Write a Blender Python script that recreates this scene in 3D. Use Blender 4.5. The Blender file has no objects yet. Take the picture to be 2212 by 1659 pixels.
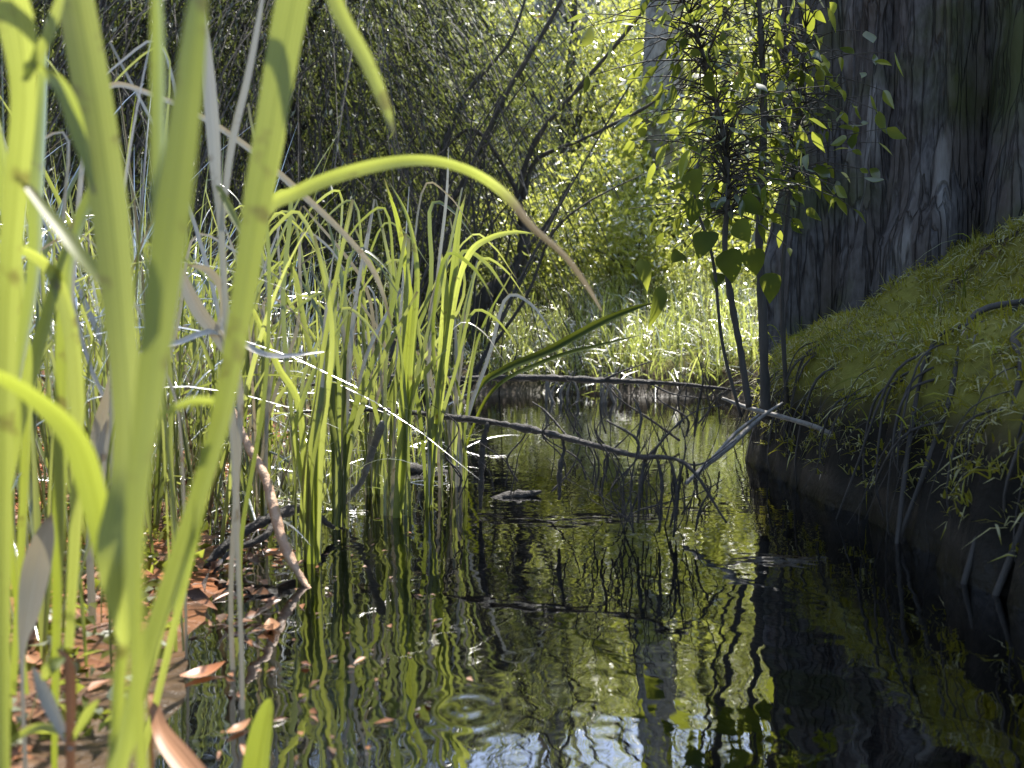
import bpy, math, random
import numpy as np
from mathutils import Vector
S = bpy.context.scene
C = S.collection
R = math.radians

# ------------------------------------------------------------------ camera, sky, sun, exposure
CAM_Z, LENS, PITCH = 0.40, 26.0, R(2.83)
cd = bpy.data.cameras.new('camera'); cam = bpy.data.objects.new('camera', cd); C.objects.link(cam)
cam.location = (0, 0, CAM_Z); cam.rotation_euler = (R(90) - PITCH, 0, 0)
cd.lens = LENS; cd.sensor_width = 36; cd.clip_start = 0.02; cd.clip_end = 500
cd.dof.use_dof = True; cd.dof.focus_distance = 2.1; cd.dof.aperture_fstop = 4.6
S.camera = cam
SUN_AZ, SUN_EL = R(20), R(61)           # azimuth measured from +Y towards +X: the sun stands ahead, a little right
W = bpy.data.worlds.new('World'); S.world = W; W.use_nodes = True
nt = W.node_tree; bg = nt.nodes['Background']
sk = nt.nodes.new('ShaderNodeTexSky'); sk.sky_type = 'NISHITA'; sk.sun_disc = False
sk.sun_elevation = SUN_EL; sk.sun_rotation = SUN_AZ; sk.dust_density = 1.2
nt.links.new(sk.outputs[0], bg.inputs[0]); bg.inputs[1].default_value = 0.15
sd = bpy.data.lights.new('sun', 'SUN'); sun = bpy.data.objects.new('sun', sd); C.objects.link(sun)
sd.energy = 5.0; sd.angle = R(0.5); sd.color = (1.0, 0.95, 0.86)
to_sun = Vector((math.sin(SUN_AZ) * math.cos(SUN_EL), math.cos(SUN_AZ) * math.cos(SUN_EL), math.sin(SUN_EL)))
sun.rotation_euler = to_sun.to_track_quat('Z', 'Y').to_euler(); sun.location = to_sun * 30
S.view_settings.view_transform = 'Standard'; S.view_settings.look = 'None'
S.view_settings.exposure = 1.3; S.view_settings.gamma = 1
S.render.engine = 'CYCLES'
cy = S.cycles; cy.max_bounces = 7; cy.diffuse_bounces = 3; cy.glossy_bounces = 3; cy.transmission_bounces = 4
cy.transparent_max_bounces = 8; cy.caustics_reflective = False; cy.caustics_refractive = False
cy.sample_clamp_indirect = 4; cy.use_denoising = True

# ------------------------------------------------------------------ helpers
F = LENS / 36 * 2212                     # the photograph is measured on a 2212 x 1659 grid
_f = np.array([0, math.cos(PITCH), -math.sin(PITCH)]); _u = np.array([0, math.sin(PITCH), math.cos(PITCH)])
def P(px, py, Y):
    d = _f + np.array([1., 0, 0]) * (px - 1106) / F - _u * (py - 829.5) / F
    return np.array([0, 0, CAM_Z]) + d * (Y / d[1])
def nrm(a): return a / np.maximum(np.linalg.norm(a, axis=-1, keepdims=True), 1e-9)

def tag(o, label=None, cat=None, group=None, kind=None):
    if label: o['label'] = label
    if cat: o['category'] = cat
    if group: o['group'] = group
    if kind: o['kind'] = kind
    return o
def empty(name, loc, label, cat, group=None):
    o = bpy.data.objects.new(name, None); o.empty_display_size = 0.05; C.objects.link(o)
    o.location = [float(v) for v in loc]
    return tag(o, label, cat, group)

class MB:
    """collects quads with point attributes rnd (a random per leaf), u (across), dead"""
    def __init__(s): s.V = []; s.Q = []; s.A = []; s.n = 0
    def add(s, v, q, rnd=0.5, u=0.0, dead=0.0):
        v = np.asarray(v, float).reshape(-1, 3); q = np.asarray(q, int).reshape(-1, 4)
        a = np.empty((len(v), 3)); a[:, 0] = rnd; a[:, 1] = u; a[:, 2] = dead
        s.V.append(v); s.Q.append(q + s.n); s.A.append(a); s.n += len(v)
    def build(s, name, mat, parent=None, smooth=True, local=None):
        V = np.concatenate(s.V); Q = np.concatenate(s.Q); A = np.concatenate(s.A)
        if parent is not None: V = V - np.array(parent.location)
        elif local is not None: V = V - np.asarray(local)
        me = bpy.data.meshes.new(name)
        me.vertices.add(len(V)); me.vertices.foreach_set('co', V.astype(np.float32).ravel())
        me.loops.add(Q.size); me.loops.foreach_set('vertex_index', Q.astype(np.int32).ravel())
        me.polygons.add(len(Q)); me.polygons.foreach_set('loop_start', (np.arange(len(Q)) * 4).astype(np.int32))
        me.polygons.foreach_set('loop_total', np.full(len(Q), 4, np.int32))
        me.polygons.foreach_set('use_smooth', np.full(len(Q), smooth))
        me.update(calc_edges=True); me.validate()
        for k, nm in enumerate(('rnd', 'u', 'dead')):
            at = me.attributes.new(nm, 'FLOAT', 'POINT'); at.data.foreach_set('value', A[:, k].astype(np.float32))
        me.materials.append(mat)
        o = bpy.data.objects.new(name, me); C.objects.link(o)
        if parent is not None: o.parent = parent
        elif local is not None: o.location = [float(x) for x in local]
        return o

def catmull(p, m):
    p = np.asarray(p, float)
    if len(p) == 2: return p[0] + (p[1] - p[0]) * np.linspace(0, 1, m)[:, None]
    q = np.vstack([2 * p[0] - p[1], p, 2 * p[-1] - p[-2]])
    t = np.linspace(0, len(p) - 1 - 1e-6, m); i = t.astype(int); f = (t - i)[:, None]
    a, b, c, d = q[i], q[i + 1], q[i + 2], q[i + 3]
    return 0.5 * (2 * b + (c - a) * f + (2 * a - 5 * b + 4 * c - d) * f ** 2 + (3 * b - a - 3 * c + d) * f ** 3)

def ribbon(mb, pts, w, face=None, twist=0.0, fold=0.12, nx=5, m=28, rnd=0.5, dead=0.0):
    """a leaf blade: pts (N,3) and widths (N), curved in section, facing roughly 'face' turned by twist"""
    data = catmull(np.column_stack([np.asarray(pts, float), np.asarray(w, float)]), m)
    c, ww = data[:, :3], np.maximum(data[:, 3], 0.0004)
    t = nrm(np.gradient(c, axis=0))
    fv = np.array([0, 0, CAM_Z]) - c if face is None else np.broadcast_to(np.asarray(face, float), c.shape)
    side = nrm(np.cross(t, fv)); n = np.cross(side, t)
    tw = np.broadcast_to(np.linspace(*twist, m) if isinstance(twist, tuple) else twist, (m,))[:, None]
    side, n = side * np.cos(tw) + n * np.sin(tw), n * np.cos(tw) - side * np.sin(tw)
    if callable(dead): dead = np.repeat(dead(np.linspace(0, 1, m)), nx)
    us = np.linspace(-1, 1, nx)
    v = c[:, None] + side[:, None] * (us[None, :, None] * ww[:, None, None] / 2) + n[:, None] * ((np.abs(us) ** 1.4)[None, :, None] * ww[:, None, None] * fold)
    idx = np.arange(m * nx).reshape(m, nx)
    q = np.stack([idx[:-1, :-1], idx[:-1, 1:], idx[1:, 1:], idx[1:, :-1]], -1)
    mb.add(v, q, rnd, np.tile(us, m), dead)

def tube(mb, pts, r, sides=8, m=None, rough=0.0, rng=None, rnd=0.5, dead=0.0):
    pts = np.asarray(pts, float); r = np.broadcast_to(np.asarray(r, float), (len(pts),))
    m = m or max(6, 5 * len(pts))
    d = catmull(np.column_stack([pts, r]), m); c, rr = d[:, :3], np.maximum(d[:, 3], 0.0006)
    t = nrm(np.gradient(c, axis=0)); ref = np.array([0.31, 0.17, 0.93]) if abs(t[:, 2]).mean() < .8 else np.array([1., 0.2, 0])
    a = nrm(np.cross(t, ref)); b = np.cross(t, a)
    th = np.linspace(0, 2 * np.pi, sides, endpoint=False)
    k = np.ones((m, sides))
    if rough and rng is not None:
        k += rough * rng.normal(size=(m, sides)); k += rough * 1.2 * rng.normal(size=(m, 1))
    v = c[:, None] + (a[:, None] * np.cos(th)[None, :, None] + b[:, None] * np.sin(th)[None, :, None]) * (rr[:, None] * k)[..., None]
    idx = np.arange(m * sides).reshape(m, sides); nx = np.roll(idx, -1, 1)
    q = np.stack([idx[:-1], nx[:-1], nx[1:], idx[1:]], -1).reshape(-1, 4)
    vv = v.reshape(-1, 3)
    caps = []
    for row, ctr in ((0, c[0]), (m - 1, c[-1])):
        ci = len(vv); vv = np.vstack([vv, ctr])
        for s_ in range(0, sides, 2):
            j0, j1, j2 = idx[row][s_], idx[row][(s_ + 1) % sides], idx[row][(s_ + 2) % sides]
            caps.append([ci, j0, j1, j2] if row else [ci, j2, j1, j0])
    mb.add(vv, np.vstack([q, caps]), rnd, 0.0, dead)

def leaves(mb, pos, direc, length, width, rng, rnd=None, dead=0.0, fold=True, flat=None):
    """many small pointed leaves: (N,3) positions, directions; folded along the midrib"""
    N = len(pos); d = nrm(direc)
    rv = rng.normal(size=(N, 3)) if flat is None else flat + 0.35 * rng.normal(size=(N, 3))
    s = nrm(np.cross(d, rv)); n = np.cross(s, d)
    L = np.broadcast_to(length, (N,))[:, None]; Wd = np.broadcast_to(width, (N,))[:, None]
    b = pos; tip = pos + d * L - n * L * 0.12; mid = pos + d * L * .42
    l = mid - s * Wd / 2 + n * Wd * .18; r = mid + s * Wd / 2 + n * Wd * .18
    rn = rng.random(N) if rnd is None else np.broadcast_to(rnd, (N,))
    if fold:
        cm = pos + d * L * .5 - n * L * .03
        v = np.stack([b, l, cm, r, tip], 1).reshape(-1, 3); i = np.arange(N)[:, None] * 5
        # two kite halves, each one quad
        q = np.concatenate([i + np.array([[0, 2, 4, 1]]), i + np.array([[0, 3, 4, 2]])])
        mb.add(v, q, np.repeat(rn, 5), np.tile([0, -1, 0, 1, 0], N), np.repeat(np.broadcast_to(dead, (N,)), 5))
    else:
        v = np.stack([b, r, tip, l], 1).reshape(-1, 3); i = np.arange(N)[:, None] * 4
        mb.add(v, i + np.array([[0, 1, 2, 3]]), np.repeat(rn, 4), np.tile([0, 1, 0, -1], N), np.repeat(np.broadcast_to(dead, (N,)), 4))

def tuft(mb, base, n, L, w, rng, spread=0.5, droop=0.6, m=7, dead=0.15, brad=0.05, lean=(0, 0)):
    """arching grass blades growing out of one spot, all at once"""
    az = rng.random(n) * 2 * np.pi; el = np.abs(rng.normal(0, spread, n))
    Ls = L * (0.55 + 0.55 * rng.random(n)); ws = w * (0.6 + 0.7 * rng.random(n))
    dh = np.stack([np.cos(az), np.sin(az)], 1)
    d0 = nrm(np.column_stack([dh * np.sin(el)[:, None] + np.asarray(lean), np.cos(el)]))
    b = np.asarray(base) + np.column_stack([rng.normal(0, brad, (n, 2)), np.zeros(n)])
    t = np.linspace(0, 1, m)
    dr = droop * (0.3 + 1.1 * rng.random(n)) * (0.25 + np.sin(el))
    c = b[:, None] + d0[:, None] * (t[None, :, None] * Ls[:, None, None])
    isdead = rng.random(n) < dead; dr = np.where(isdead, dr * .5, dr)
    bend = (t ** 2.4)[None, :] * (Ls * dr)[:, None]
    c[:, :, 2] -= bend * 1.15; c[:, :, :2] += dh[:, None] * (bend * 0.55)[..., None]
    tt = nrm(np.gradient(c, axis=1))
    s0 = np.column_stack([-np.sin(az), np.cos(az), np.zeros(n)]); tw = rng.normal(0, .7, n)[:, None, None]
    s = s0[:, None] + 0 * tt; nn = np.cross(s, tt); s, nn = s * np.cos(tw) + nn * np.sin(tw), nn * np.cos(tw) - s * np.sin(tw)
    prof = np.interp(t, [0, .25, .6, 1], [.7, 1, .85, .04])[None, :] * ws[:, None]
    us = np.array([-1, 0, 1.])
    v = c[:, :, None] + s[:, :, None] * (us[None, None, :, None] * prof[:, :, None, None] / 2) + nn[:, :, None] * (np.abs(us)[None, None, :, None] * prof[:, :, None, None] * .15)
    idx = np.arange(n * m * 3).reshape(n, m, 3)
    q = np.stack([idx[:, :-1, :-1], idx[:, :-1, 1:], idx[:, 1:, 1:], idx[:, 1:, :-1]], -1)
    rn = np.repeat(rng.random(n), m * 3); de = np.repeat(isdead * 1.0, m * 3)
    mb.add(v, q, rn, np.tile(us, n * m), de)

# ------------------------------------------------------------------ materials
def newmat(name):
    m = bpy.data.materials.new(name); m.use_nodes = True; m.node_tree.nodes.clear(); return m, m.node_tree.nodes, m.node_tree.links
def val(N, L, op, a, b=None, clamp=False):
    n = N.new('ShaderNodeMath'); n.operation = op; n.use_clamp = clamp
    for i, x in enumerate((a, b)):
        if x is None: continue
        if isinstance(x, (int, float)): n.inputs[i].default_value = x
        else: L.new(x, n.inputs[i])
    return n.outputs[0]
def mixc(N, L, f, a, b):
    n = N.new('ShaderNodeMix'); n.data_type = 'RGBA'
    for s, x in ((n.inputs[0], f), (n.inputs[6], a), (n.inputs[7], b)):
        if isinstance(x, (int, float)): s.default_value = x
        elif isinstance(x, tuple): s.default_value = (*x, 1)
        else: L.new(x, s)
    return n.outputs[2]
def attr(N, nm):
    n = N.new('ShaderNodeAttribute'); n.attribute_name = nm; return n.outputs['Fac']
def noise(N, L, scale, detail=4, vec=None, rough=0.55, stretch=None):
    n = N.new('ShaderNodeTexNoise'); n.inputs['Scale'].default_value = scale; n.inputs['Detail'].default_value = detail
    n.inputs['Roughness'].default_value = rough
    if vec is None:
        g = N.new('ShaderNodeTexCoord'); vec = g.outputs['Object']
    if stretch:
        mp = N.new('ShaderNodeMapping'); mp.inputs['Scale'].default_value = stretch; L.new(vec, mp.inputs[0]); vec = mp.outputs[0]
    L.new(vec, n.inputs['Vector']); return n.outputs['Fac']
def remap(N, L, v, a, b, c=0., d=1.):
    n = N.new('ShaderNodeMapRange'); L.new(v, n.inputs[0])
    for i, x in enumerate((a, b, c, d)): n.inputs[i + 1].default_value = x
    return n.outputs[0]

def leaf_mat(name, c0, c1, t0, t1, dead_c=(0.20, 0.16, 0.09), rough=0.38, trans=0.5, gloss=0.06, veins=0.0):
    """thin leaf: reflected colour c0..c1, transmitted colour t0..t1 (a random per leaf picks between), dry leaves by attribute"""
    m, N, L = newmat(name)
    r = attr(N, 'rnd'); de = attr(N, 'dead')
    nz = noise(N, L, 9, 3); f = val(N, L, 'ADD', val(N, L, 'MULTIPLY', r, .75), val(N, L, 'MULTIPLY', remap(N, L, nz, .3, .7), .25))
    col = mixc(N, L, f, c0, c1); tc = mixc(N, L, f, t0, t1)
    if veins:
        u = attr(N, 'u'); w = val(N, L, 'SINE', val(N, L, 'MULTIPLY', u, veins)); vf = remap(N, L, w, -1, 1, 0, .42)
        mid = remap(N, L, val(N, L, 'ABSOLUTE', u), 0.0, .12, .5, 0)
        vf = val(N, L, 'ADD', vf, mid, True)
        col = mixc(N, L, vf, col, tuple(min(1, x * 1.8) for x in c1)); tc = mixc(N, L, vf, tc, tuple(x * .45 for x in t0))
        sp = remap(N, L, noise(N, L, 38, 4), .60, .70); col = mixc(N, L, val(N, L, 'MULTIPLY', sp, .6), col, (.16, .1, .04)); tc = mixc(N, L, val(N, L, 'MULTIPLY', sp, .6), tc, (.12, .07, .02))
    dm = val(N, L, 'MULTIPLY', r, 1.0)
    dc = mixc(N, L, dm, tuple(x * .55 for x in dead_c), tuple(min(1, x * 1.35) for x in dead_c))
    col = mixc(N, L, de, col, dc); tc = mixc(N, L, de, tc, tuple(x * .45 for x in dead_c))
    df = N.new('ShaderNodeBsdfDiffuse'); L.new(col, df.inputs[0])
    tr = N.new('ShaderNodeBsdfTranslucent'); L.new(tc, tr.inputs[0])
    mx = N.new('ShaderNodeMixShader'); mx.inputs[0].default_value = trans; L.new(df.outputs[0], mx.inputs[1]); L.new(tr.outputs[0], mx.inputs[2])
    gl = N.new('ShaderNodeBsdfGlossy'); gl.inputs['Roughness'].default_value = rough; gl.inputs[0].default_value = (1, 1, 1, 1)
    fr = N.new('ShaderNodeFresnel'); fr.inputs[0].default_value = 1.42
    g = val(N, L, 'MULTIPLY', fr.outputs[0], gloss / .03)
    m2 = N.new('ShaderNodeMixShader'); L.new(val(N, L, 'MINIMUM', g, .6), m2.inputs[0]); L.new(mx.outputs[0], m2.inputs[1]); L.new(gl.outputs[0], m2.inputs[2])
    o = N.new('ShaderNodeOutputMaterial'); L.new(m2.outputs[0], o.inputs[0])
    return m

def bark_mat(name, c0, c1, scale=14, stretch=(1, 1, .18), bump=.5, rough=.85, moss=None, spots=None, dist=.02):
    m, N, L = newmat(name)
    a = noise(N, L, scale, 8, stretch=stretch, rough=.65); b = noise(N, L, scale * .25, 4)
    f = remap(N, L, a, .32, .68); col = mixc(N, L, f, c0, c1)
    if spots: col = mixc(N, L, remap(N, L, noise(N, L, scale * .5, 6), .54, .64, 0, .75), col, spots)
    if moss: col = mixc(N, L, remap(N, L, b, .48, .62, 0, .85), col, moss)
    p = N.new('ShaderNodeBsdfPrincipled'); L.new(col, p.inputs['Base Color']); p.inputs['Roughness'].default_value = rough
    bp = N.new('ShaderNodeBump'); bp.inputs['Strength'].default_value = bump; bp.inputs['Distance'].default_value = dist
    L.new(a, bp.inputs['Height']); L.new(bp.outputs[0], p.inputs['Normal'])
    o = N.new('ShaderNodeOutputMaterial'); L.new(p.outputs[0], o.inputs[0]); return m

def plate_bark(name, c0, c1, **kw):
    """old bark: upright plates and cracks, mottled, with lichen and moss"""
    m, N, L = newmat(name); tc = N.new('ShaderNodeTexCoord'); mp = N.new('ShaderNodeMapping'); mp.inputs['Scale'].default_value = (1, 1, .09); L.new(tc.outputs['Object'], mp.inputs[0])
    wn = N.new('ShaderNodeTexNoise'); wn.inputs['Scale'].default_value = 7; wn.inputs['Detail'].default_value = 5; L.new(mp.outputs[0], wn.inputs['Vector'])
    wv = N.new('ShaderNodeVectorMath'); wv.operation = 'MULTIPLY_ADD'; L.new(wn.outputs['Color'], wv.inputs[0]); wv.inputs[1].default_value = (.22, .22, .2); L.new(mp.outputs[0], wv.inputs[2])
    vo = N.new('ShaderNodeTexVoronoi'); vo.feature = 'DISTANCE_TO_EDGE'; vo.inputs['Scale'].default_value = 21; L.new(wv.outputs[0], vo.inputs['Vector'])
    vc = N.new('ShaderNodeTexVoronoi'); vc.inputs['Scale'].default_value = 21; L.new(wv.outputs[0], vc.inputs['Vector'])
    crack = remap(N, L, val(N, L, 'ADD', vo.outputs['Distance'], val(N, L, 'MULTIPLY', noise(N, L, 30, 5, stretch=(1, 1, .3)), .10)), .03, .15); fine = noise(N, L, 60, 8, stretch=(1, 1, .3)); big = noise(N, L, 2.2, 5); mid = noise(N, L, 7, 6, stretch=(1, 1, .14))
    col = mixc(N, L, remap(N, L, fine, .3, .7), c0, c1); sx = N.new('ShaderNodeSeparateColor'); L.new(vc.outputs['Color'], sx.inputs[0])
    col = mixc(N, L, val(N, L, 'MULTIPLY', sx.outputs[0], .55), col, (.10, .078, .06))
    col = mixc(N, L, remap(N, L, mid, .55, .66, 0, .8), col, kw['spots']); col = mixc(N, L, remap(N, L, big, .52, .66, 0, .8), col, kw['moss'])
    col = mixc(N, L, val(N, L, 'ADD', val(N, L, 'MULTIPLY', crack, .6), .4), (.02, .017, .016), col)
    p = N.new('ShaderNodeBsdfPrincipled'); L.new(col, p.inputs['Base Color']); p.inputs['Roughness'].default_value = .9; p.inputs['Specular IOR Level'].default_value = .15
    bp = N.new('ShaderNodeBump'); bp.inputs['Strength'].default_value = 1; bp.inputs['Distance'].default_value = .010
    L.new(val(N, L, 'ADD', crack, val(N, L, 'MULTIPLY', fine, .35)), bp.inputs['Height']); L.new(bp.outputs[0], p.inputs['Normal'])
    o = N.new('ShaderNodeOutputMaterial'); L.new(p.outputs[0], o.inputs[0]); return m

M = {}
M['reed'] = leaf_mat('reed_leaf', (.07, .10, .014), (.12, .15, .025), (.40, .48, .035), (.60, .66, .14), veins=26, trans=.52, gloss=.035, rough=.42)
M['sedge'] = leaf_mat('sedge_leaf', (.04, .065, .012), (.10, .13, .03), (.17, .22, .02), (.46, .50, .12), trans=.5, gloss=.055, rough=.33)
M['grass'] = leaf_mat('meadow_grass', (.09, .12, .025), (.15, .18, .05), (.40, .48, .08), (.70, .75, .22), trans=.55, gloss=.015)
M['dry'] = leaf_mat('dry_leaf', (.30, .27, .2), (.5, .46, .38), (.22, .18, .1), (.3, .26, .16), trans=.3, gloss=.06, rough=.3, veins=22)
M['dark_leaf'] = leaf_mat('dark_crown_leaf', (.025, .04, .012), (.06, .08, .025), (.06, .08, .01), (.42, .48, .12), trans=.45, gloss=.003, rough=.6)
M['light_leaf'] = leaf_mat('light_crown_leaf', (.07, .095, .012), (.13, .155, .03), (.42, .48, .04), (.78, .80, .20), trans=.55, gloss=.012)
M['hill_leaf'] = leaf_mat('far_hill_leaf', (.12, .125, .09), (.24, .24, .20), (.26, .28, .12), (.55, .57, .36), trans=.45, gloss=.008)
M['vine_leaf'] = leaf_mat('vine_leaf', (.04, .06, .012), (.09, .11, .022), (.18, .22, .015), (.52, .57, .08), trans=.5, gloss=.003, rough=.6)
M['moss'] = leaf_mat('moss', (.19, .18, .016), (.36, .34, .05), (.25, .24, .018), (.46, .44, .06), trans=.42, gloss=.004, rough=.7)
M['orange_leaf'] = leaf_mat('orange_leaf', (.36, .12, .04), (.5, .2, .08), (.4, .12, .03), (.5, .18, .06), trans=.35, gloss=.03)
M['litter'] = leaf_mat('leaf_litter', (.035, .018, .010), (.34, .15, .07), (.03, .012, .005), (.22, .08, .03), trans=.2, gloss=.02, rough=.35)
M['brown_leaf'] = leaf_mat('brown_leaf', (.2, .1, .05), (.38, .2, .11), (.2, .08, .03), (.3, .13, .06), trans=.3, gloss=.01, veins=16)
M['bark_big'] = plate_bark('shaded_trunk_bark', (.03, .028, .028), (.105, .10, .10), moss=(.04, .048, .012), spots=(.21, .20, .19))
M['bark_dark'] = bark_mat('dark_bark', (.025, .022, .018), (.07, .06, .05), scale=22)
M['bark_pale'] = bark_mat('pale_bark', (.14, .12, .10), (.44, .39, .33), scale=10, stretch=(1, 1, .4), spots=(.08, .07, .055))
M['wet_wood'] = bark_mat('wet_wood', (.014, .012, .010), (.05, .042, .036), scale=34, stretch=(1, 1, 1), rough=.7, bump=.9)
M['pale_wood'] = bark_mat('weathered_wood', (.10, .09, .075), (.24, .215, .18), scale=40, stretch=(1, 1, 1), rough=.6)
M['pink_wood'] = bark_mat('peeled_stalk', (.36, .2, .12), (.55, .38, .25), scale=40, stretch=(1, 1, 1), rough=.6)

def ground_mat():
    m, N, L = newmat('ground')
    g = N.new('ShaderNodeNewGeometry'); sp = N.new('ShaderNodeSeparateXYZ'); L.new(g.outputs['Position'], sp.inputs[0])
    x, y, z = sp.outputs
    n1 = noise(N, L, 6, 8, g.outputs['Position']); n2 = noise(N, L, 1.3, 4, g.outputs['Position']); n3 = noise(N, L, 45, 5, g.outputs['Position'])
    col = mixc(N, L, remap(N, L, n1, .35, .65), (.02, .016, .011), (.075, .052, .03))
    col = mixc(N, L, remap(N, L, n3, .5, .7, 0, .6), col, (.13, .09, .055))
    # iron-stained mud of the left shore
    px = val(N, L, 'ADD', x, val(N, L, 'MULTIPLY', n2, .5)); lm = remap(N, L, px, -.1, -.35)
    lm = val(N, L, 'MULTIPLY', lm, remap(N, L, z, -.16, -.03)); lm = val(N, L, 'MULTIPLY', lm, remap(N, L, y, 5, 3)); lm = val(N, L, 'MULTIPLY', lm, remap(N, L, y, .55, 1.2, .35, 1))
    mud = mixc(N, L, remap(N, L, n1, .4, .6), (.06, .028, .014), (.30, .11, .045))
    col = mixc(N, L, val(N, L, 'MULTIPLY', lm, .9), col, mud)
    # mossy right bank
    rm = val(N, L, 'MULTIPLY', remap(N, L, x, .75, .85), remap(N, L, z, .2, .3)); rm = val(N, L, 'MULTIPLY', rm, remap(N, L, n1, .28, .42))
    col = mixc(N, L, rm, col, mixc(N, L, n3, (.10, .09, .014), (.22, .205, .04)))
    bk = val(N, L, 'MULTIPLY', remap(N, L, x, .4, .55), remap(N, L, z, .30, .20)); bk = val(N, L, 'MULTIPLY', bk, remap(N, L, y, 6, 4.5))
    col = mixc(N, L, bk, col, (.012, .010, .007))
    fm = val(N, L, 'MULTIPLY', remap(N, L, y, 6.4, 7.2), .8)
    col = mixc(N, L, fm, col, mixc(N, L, n1, (.03, .04, .012), (.09, .1, .03)))
    p = N.new('ShaderNodeBsdfPrincipled'); L.new(col, p.inputs['Base Color']); p.inputs['Specular IOR Level'].default_value = .2
    L.new(remap(N, L, z, .0, .1, .3, .9), p.inputs['Roughness'])
    bp = N.new('ShaderNodeBump'); bp.inputs['Strength'].default_value = .8; bp.inputs['Distance'].default_value = .02
    L.new(val(N, L, 'ADD', n1, val(N, L, 'MULTIPLY', n3, .3)), bp.inputs['Height']); L.new(bp.outputs[0], p.inputs['Normal'])
    o = N.new('ShaderNodeOutputMaterial'); L.new(p.outputs[0], o.inputs[0]); return m
def water_mat(rings):
    m, N, L = newmat('creek_water')
    g = N.new('ShaderNodeNewGeometry'); pos = g.outputs['Position']
    a = noise(N, L, 8.0, 2, pos, stretch=(1.0, 1.3, 1)); b = noise(N, L, 26, 2, pos, stretch=(1, 2.0, 1)); c = noise(N, L, 1.3, 1, pos)
    h = val(N, L, 'ADD', val(N, L, 'MULTIPLY', a, .0015), val(N, L, 'MULTIPLY', b, .00009))
    h = val(N, L, 'ADD', h, val(N, L, 'MULTIPLY', c, .003))
    for (rx, ry, k, rad, amp) in rings:
        d = N.new('ShaderNodeVectorMath'); d.operation = 'DISTANCE'; L.new(pos, d.inputs[0]); d.inputs[1].default_value = (rx, ry, 0)
        w = val(N, L, 'SINE', val(N, L, 'MULTIPLY', d.outputs['Value'], k))
        h = val(N, L, 'ADD', h, val(N, L, 'MULTIPLY', val(N, L, 'MULTIPLY', w, amp), remap(N, L, d.outputs['Value'], 0, rad, 1, 0)))
    bp = N.new('ShaderNodeBump'); bp.inputs['Strength'].default_value = 1; bp.inputs['Distance'].default_value = 1
    L.new(h, bp.inputs['Height'])
    fr = N.new('ShaderNodeFresnel'); fr.inputs[0].default_value = 4.0; L.new(bp.outputs[0], fr.inputs[1])
    gl = N.new('ShaderNodeBsdfGlossy'); gl.inputs['Roughness'].default_value = .012; gl.inputs[0].default_value = (1, 1, 1, 1); L.new(bp.outputs[0], gl.inputs['Normal'])
    tr = N.new('ShaderNodeBsdfTransparent'); tr.inputs[0].default_value = (.34, .27, .17, 1)
    mx = N.new('ShaderNodeMixShader'); L.new(fr.outputs[0], mx.inputs[0]); L.new(tr.outputs[0], mx.inputs[1]); L.new(gl.outputs[0], mx.inputs[2])
    o = N.new('ShaderNodeOutputMaterial'); L.new(mx.outputs[0], o.inputs[0]); return m
M['ground'] = ground_mat()

# ------------------------------------------------------------------ ground and water
def sines(x, y, seed, f0, n=6):
    r = np.random.default_rng(seed); s = 0 * x
    for k in range(n):
        a = r.random() * 6.28; f = f0 * 1.55 ** k; s = s + np.sin((np.cos(a) * x + np.sin(a) * y) * f + r.random() * 6.28) / 1.5 ** k
    return s / 2.5
def xL(y): return np.interp(y, [-3, 0, .6, 1.28, 2.06, 3, 4.5, 6.5, 9], [-.3, -.22, -.33, -.5, -.85, -1.0, -1.1, -1.25, -1.6])
def xR(y): return np.interp(y, [-3, 0, 1.1, 2.6, 3.4, 5, 6.5, 9], [1.0, .85, .80, .84, 1.1, 1.75, 2.3, 3.0])
def height(x, y):
    wob = .06 * sines(x, y, 3, 3) + .03 * sines(x, y, 4, 13)
    dl = xL(y) - x + wob; dr = x - xR(y) + .05 * sines(x, y, 5, 5) + .035 * sines(0 * x, y, 6, 17) + .015 * sines(x * .3, y, 7, 45); dy = y - (6.1 + .35 * np.sin(x * 1.7 + 1) + .12 * np.sin(x * 5))
    fl = np.where(dl > 0, .035 * (1 - np.exp(-np.maximum(dl, 0) / .2)) + .13 * np.minimum(dl, 12) , np.maximum(.16 * dl, -.5))
    e = np.maximum(dr, 0)
    fr = np.where(dr > 0, .30 * (1 - np.exp(-e / .05)) + np.interp(e, [0, .12, .42, .62, .95, 1.5, 4], [0, .14, .19, .40, .56, .66, .9]), np.maximum(2.2 * dr, -.5))
    g = np.maximum(dy, 0)
    ff = np.where(dy > 0, .16 * (1 - np.exp(-g / .15)) + .26 * np.minimum(g, 6) + .08 * g, np.maximum(.5 * dy, -.5))
    z = np.maximum(np.maximum(fl, fr), ff)
    bump = sines(x, y, 9, 2.2) * .03 + sines(x, y, 11, 9) * .014
    z = z + np.maximum(y - 17, 0) * 0
    z = z + np.clip(y - 17, 0, 14) * .84 + np.maximum(y - 31, 0) * .05
    return z + bump * np.clip((z + .1) * 6, .15, 1) * np.where(dr > 0, 1.8, 1) + np.where(dr > .05, .055 * sines(x, y, 19, 11) + .028 * sines(x, y, 20, 27), 0)
def gz(x, y): return float(height(np.array([x], float), np.array([y], float))[0])
def grid_mesh(xs, ys, zf):
    X, Y = np.meshgrid(xs, ys); Z = zf(X, Y); mb = MB(); n, k = X.shape
    idx = np.arange(n * k).reshape(n, k)
    mb.add(np.stack([X, Y, Z], -1), np.stack([idx[:-1, :-1], idx[:-1, 1:], idx[1:, 1:], idx[1:, :-1]], -1)); return mb
xs = np.concatenate([np.linspace(-60, -6, 28), np.linspace(-5.8, -1.6, 40), np.linspace(-1.57, 2.6, 170), np.linspace(2.7, 6, 24), np.linspace(6.5, 60, 26)])
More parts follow.
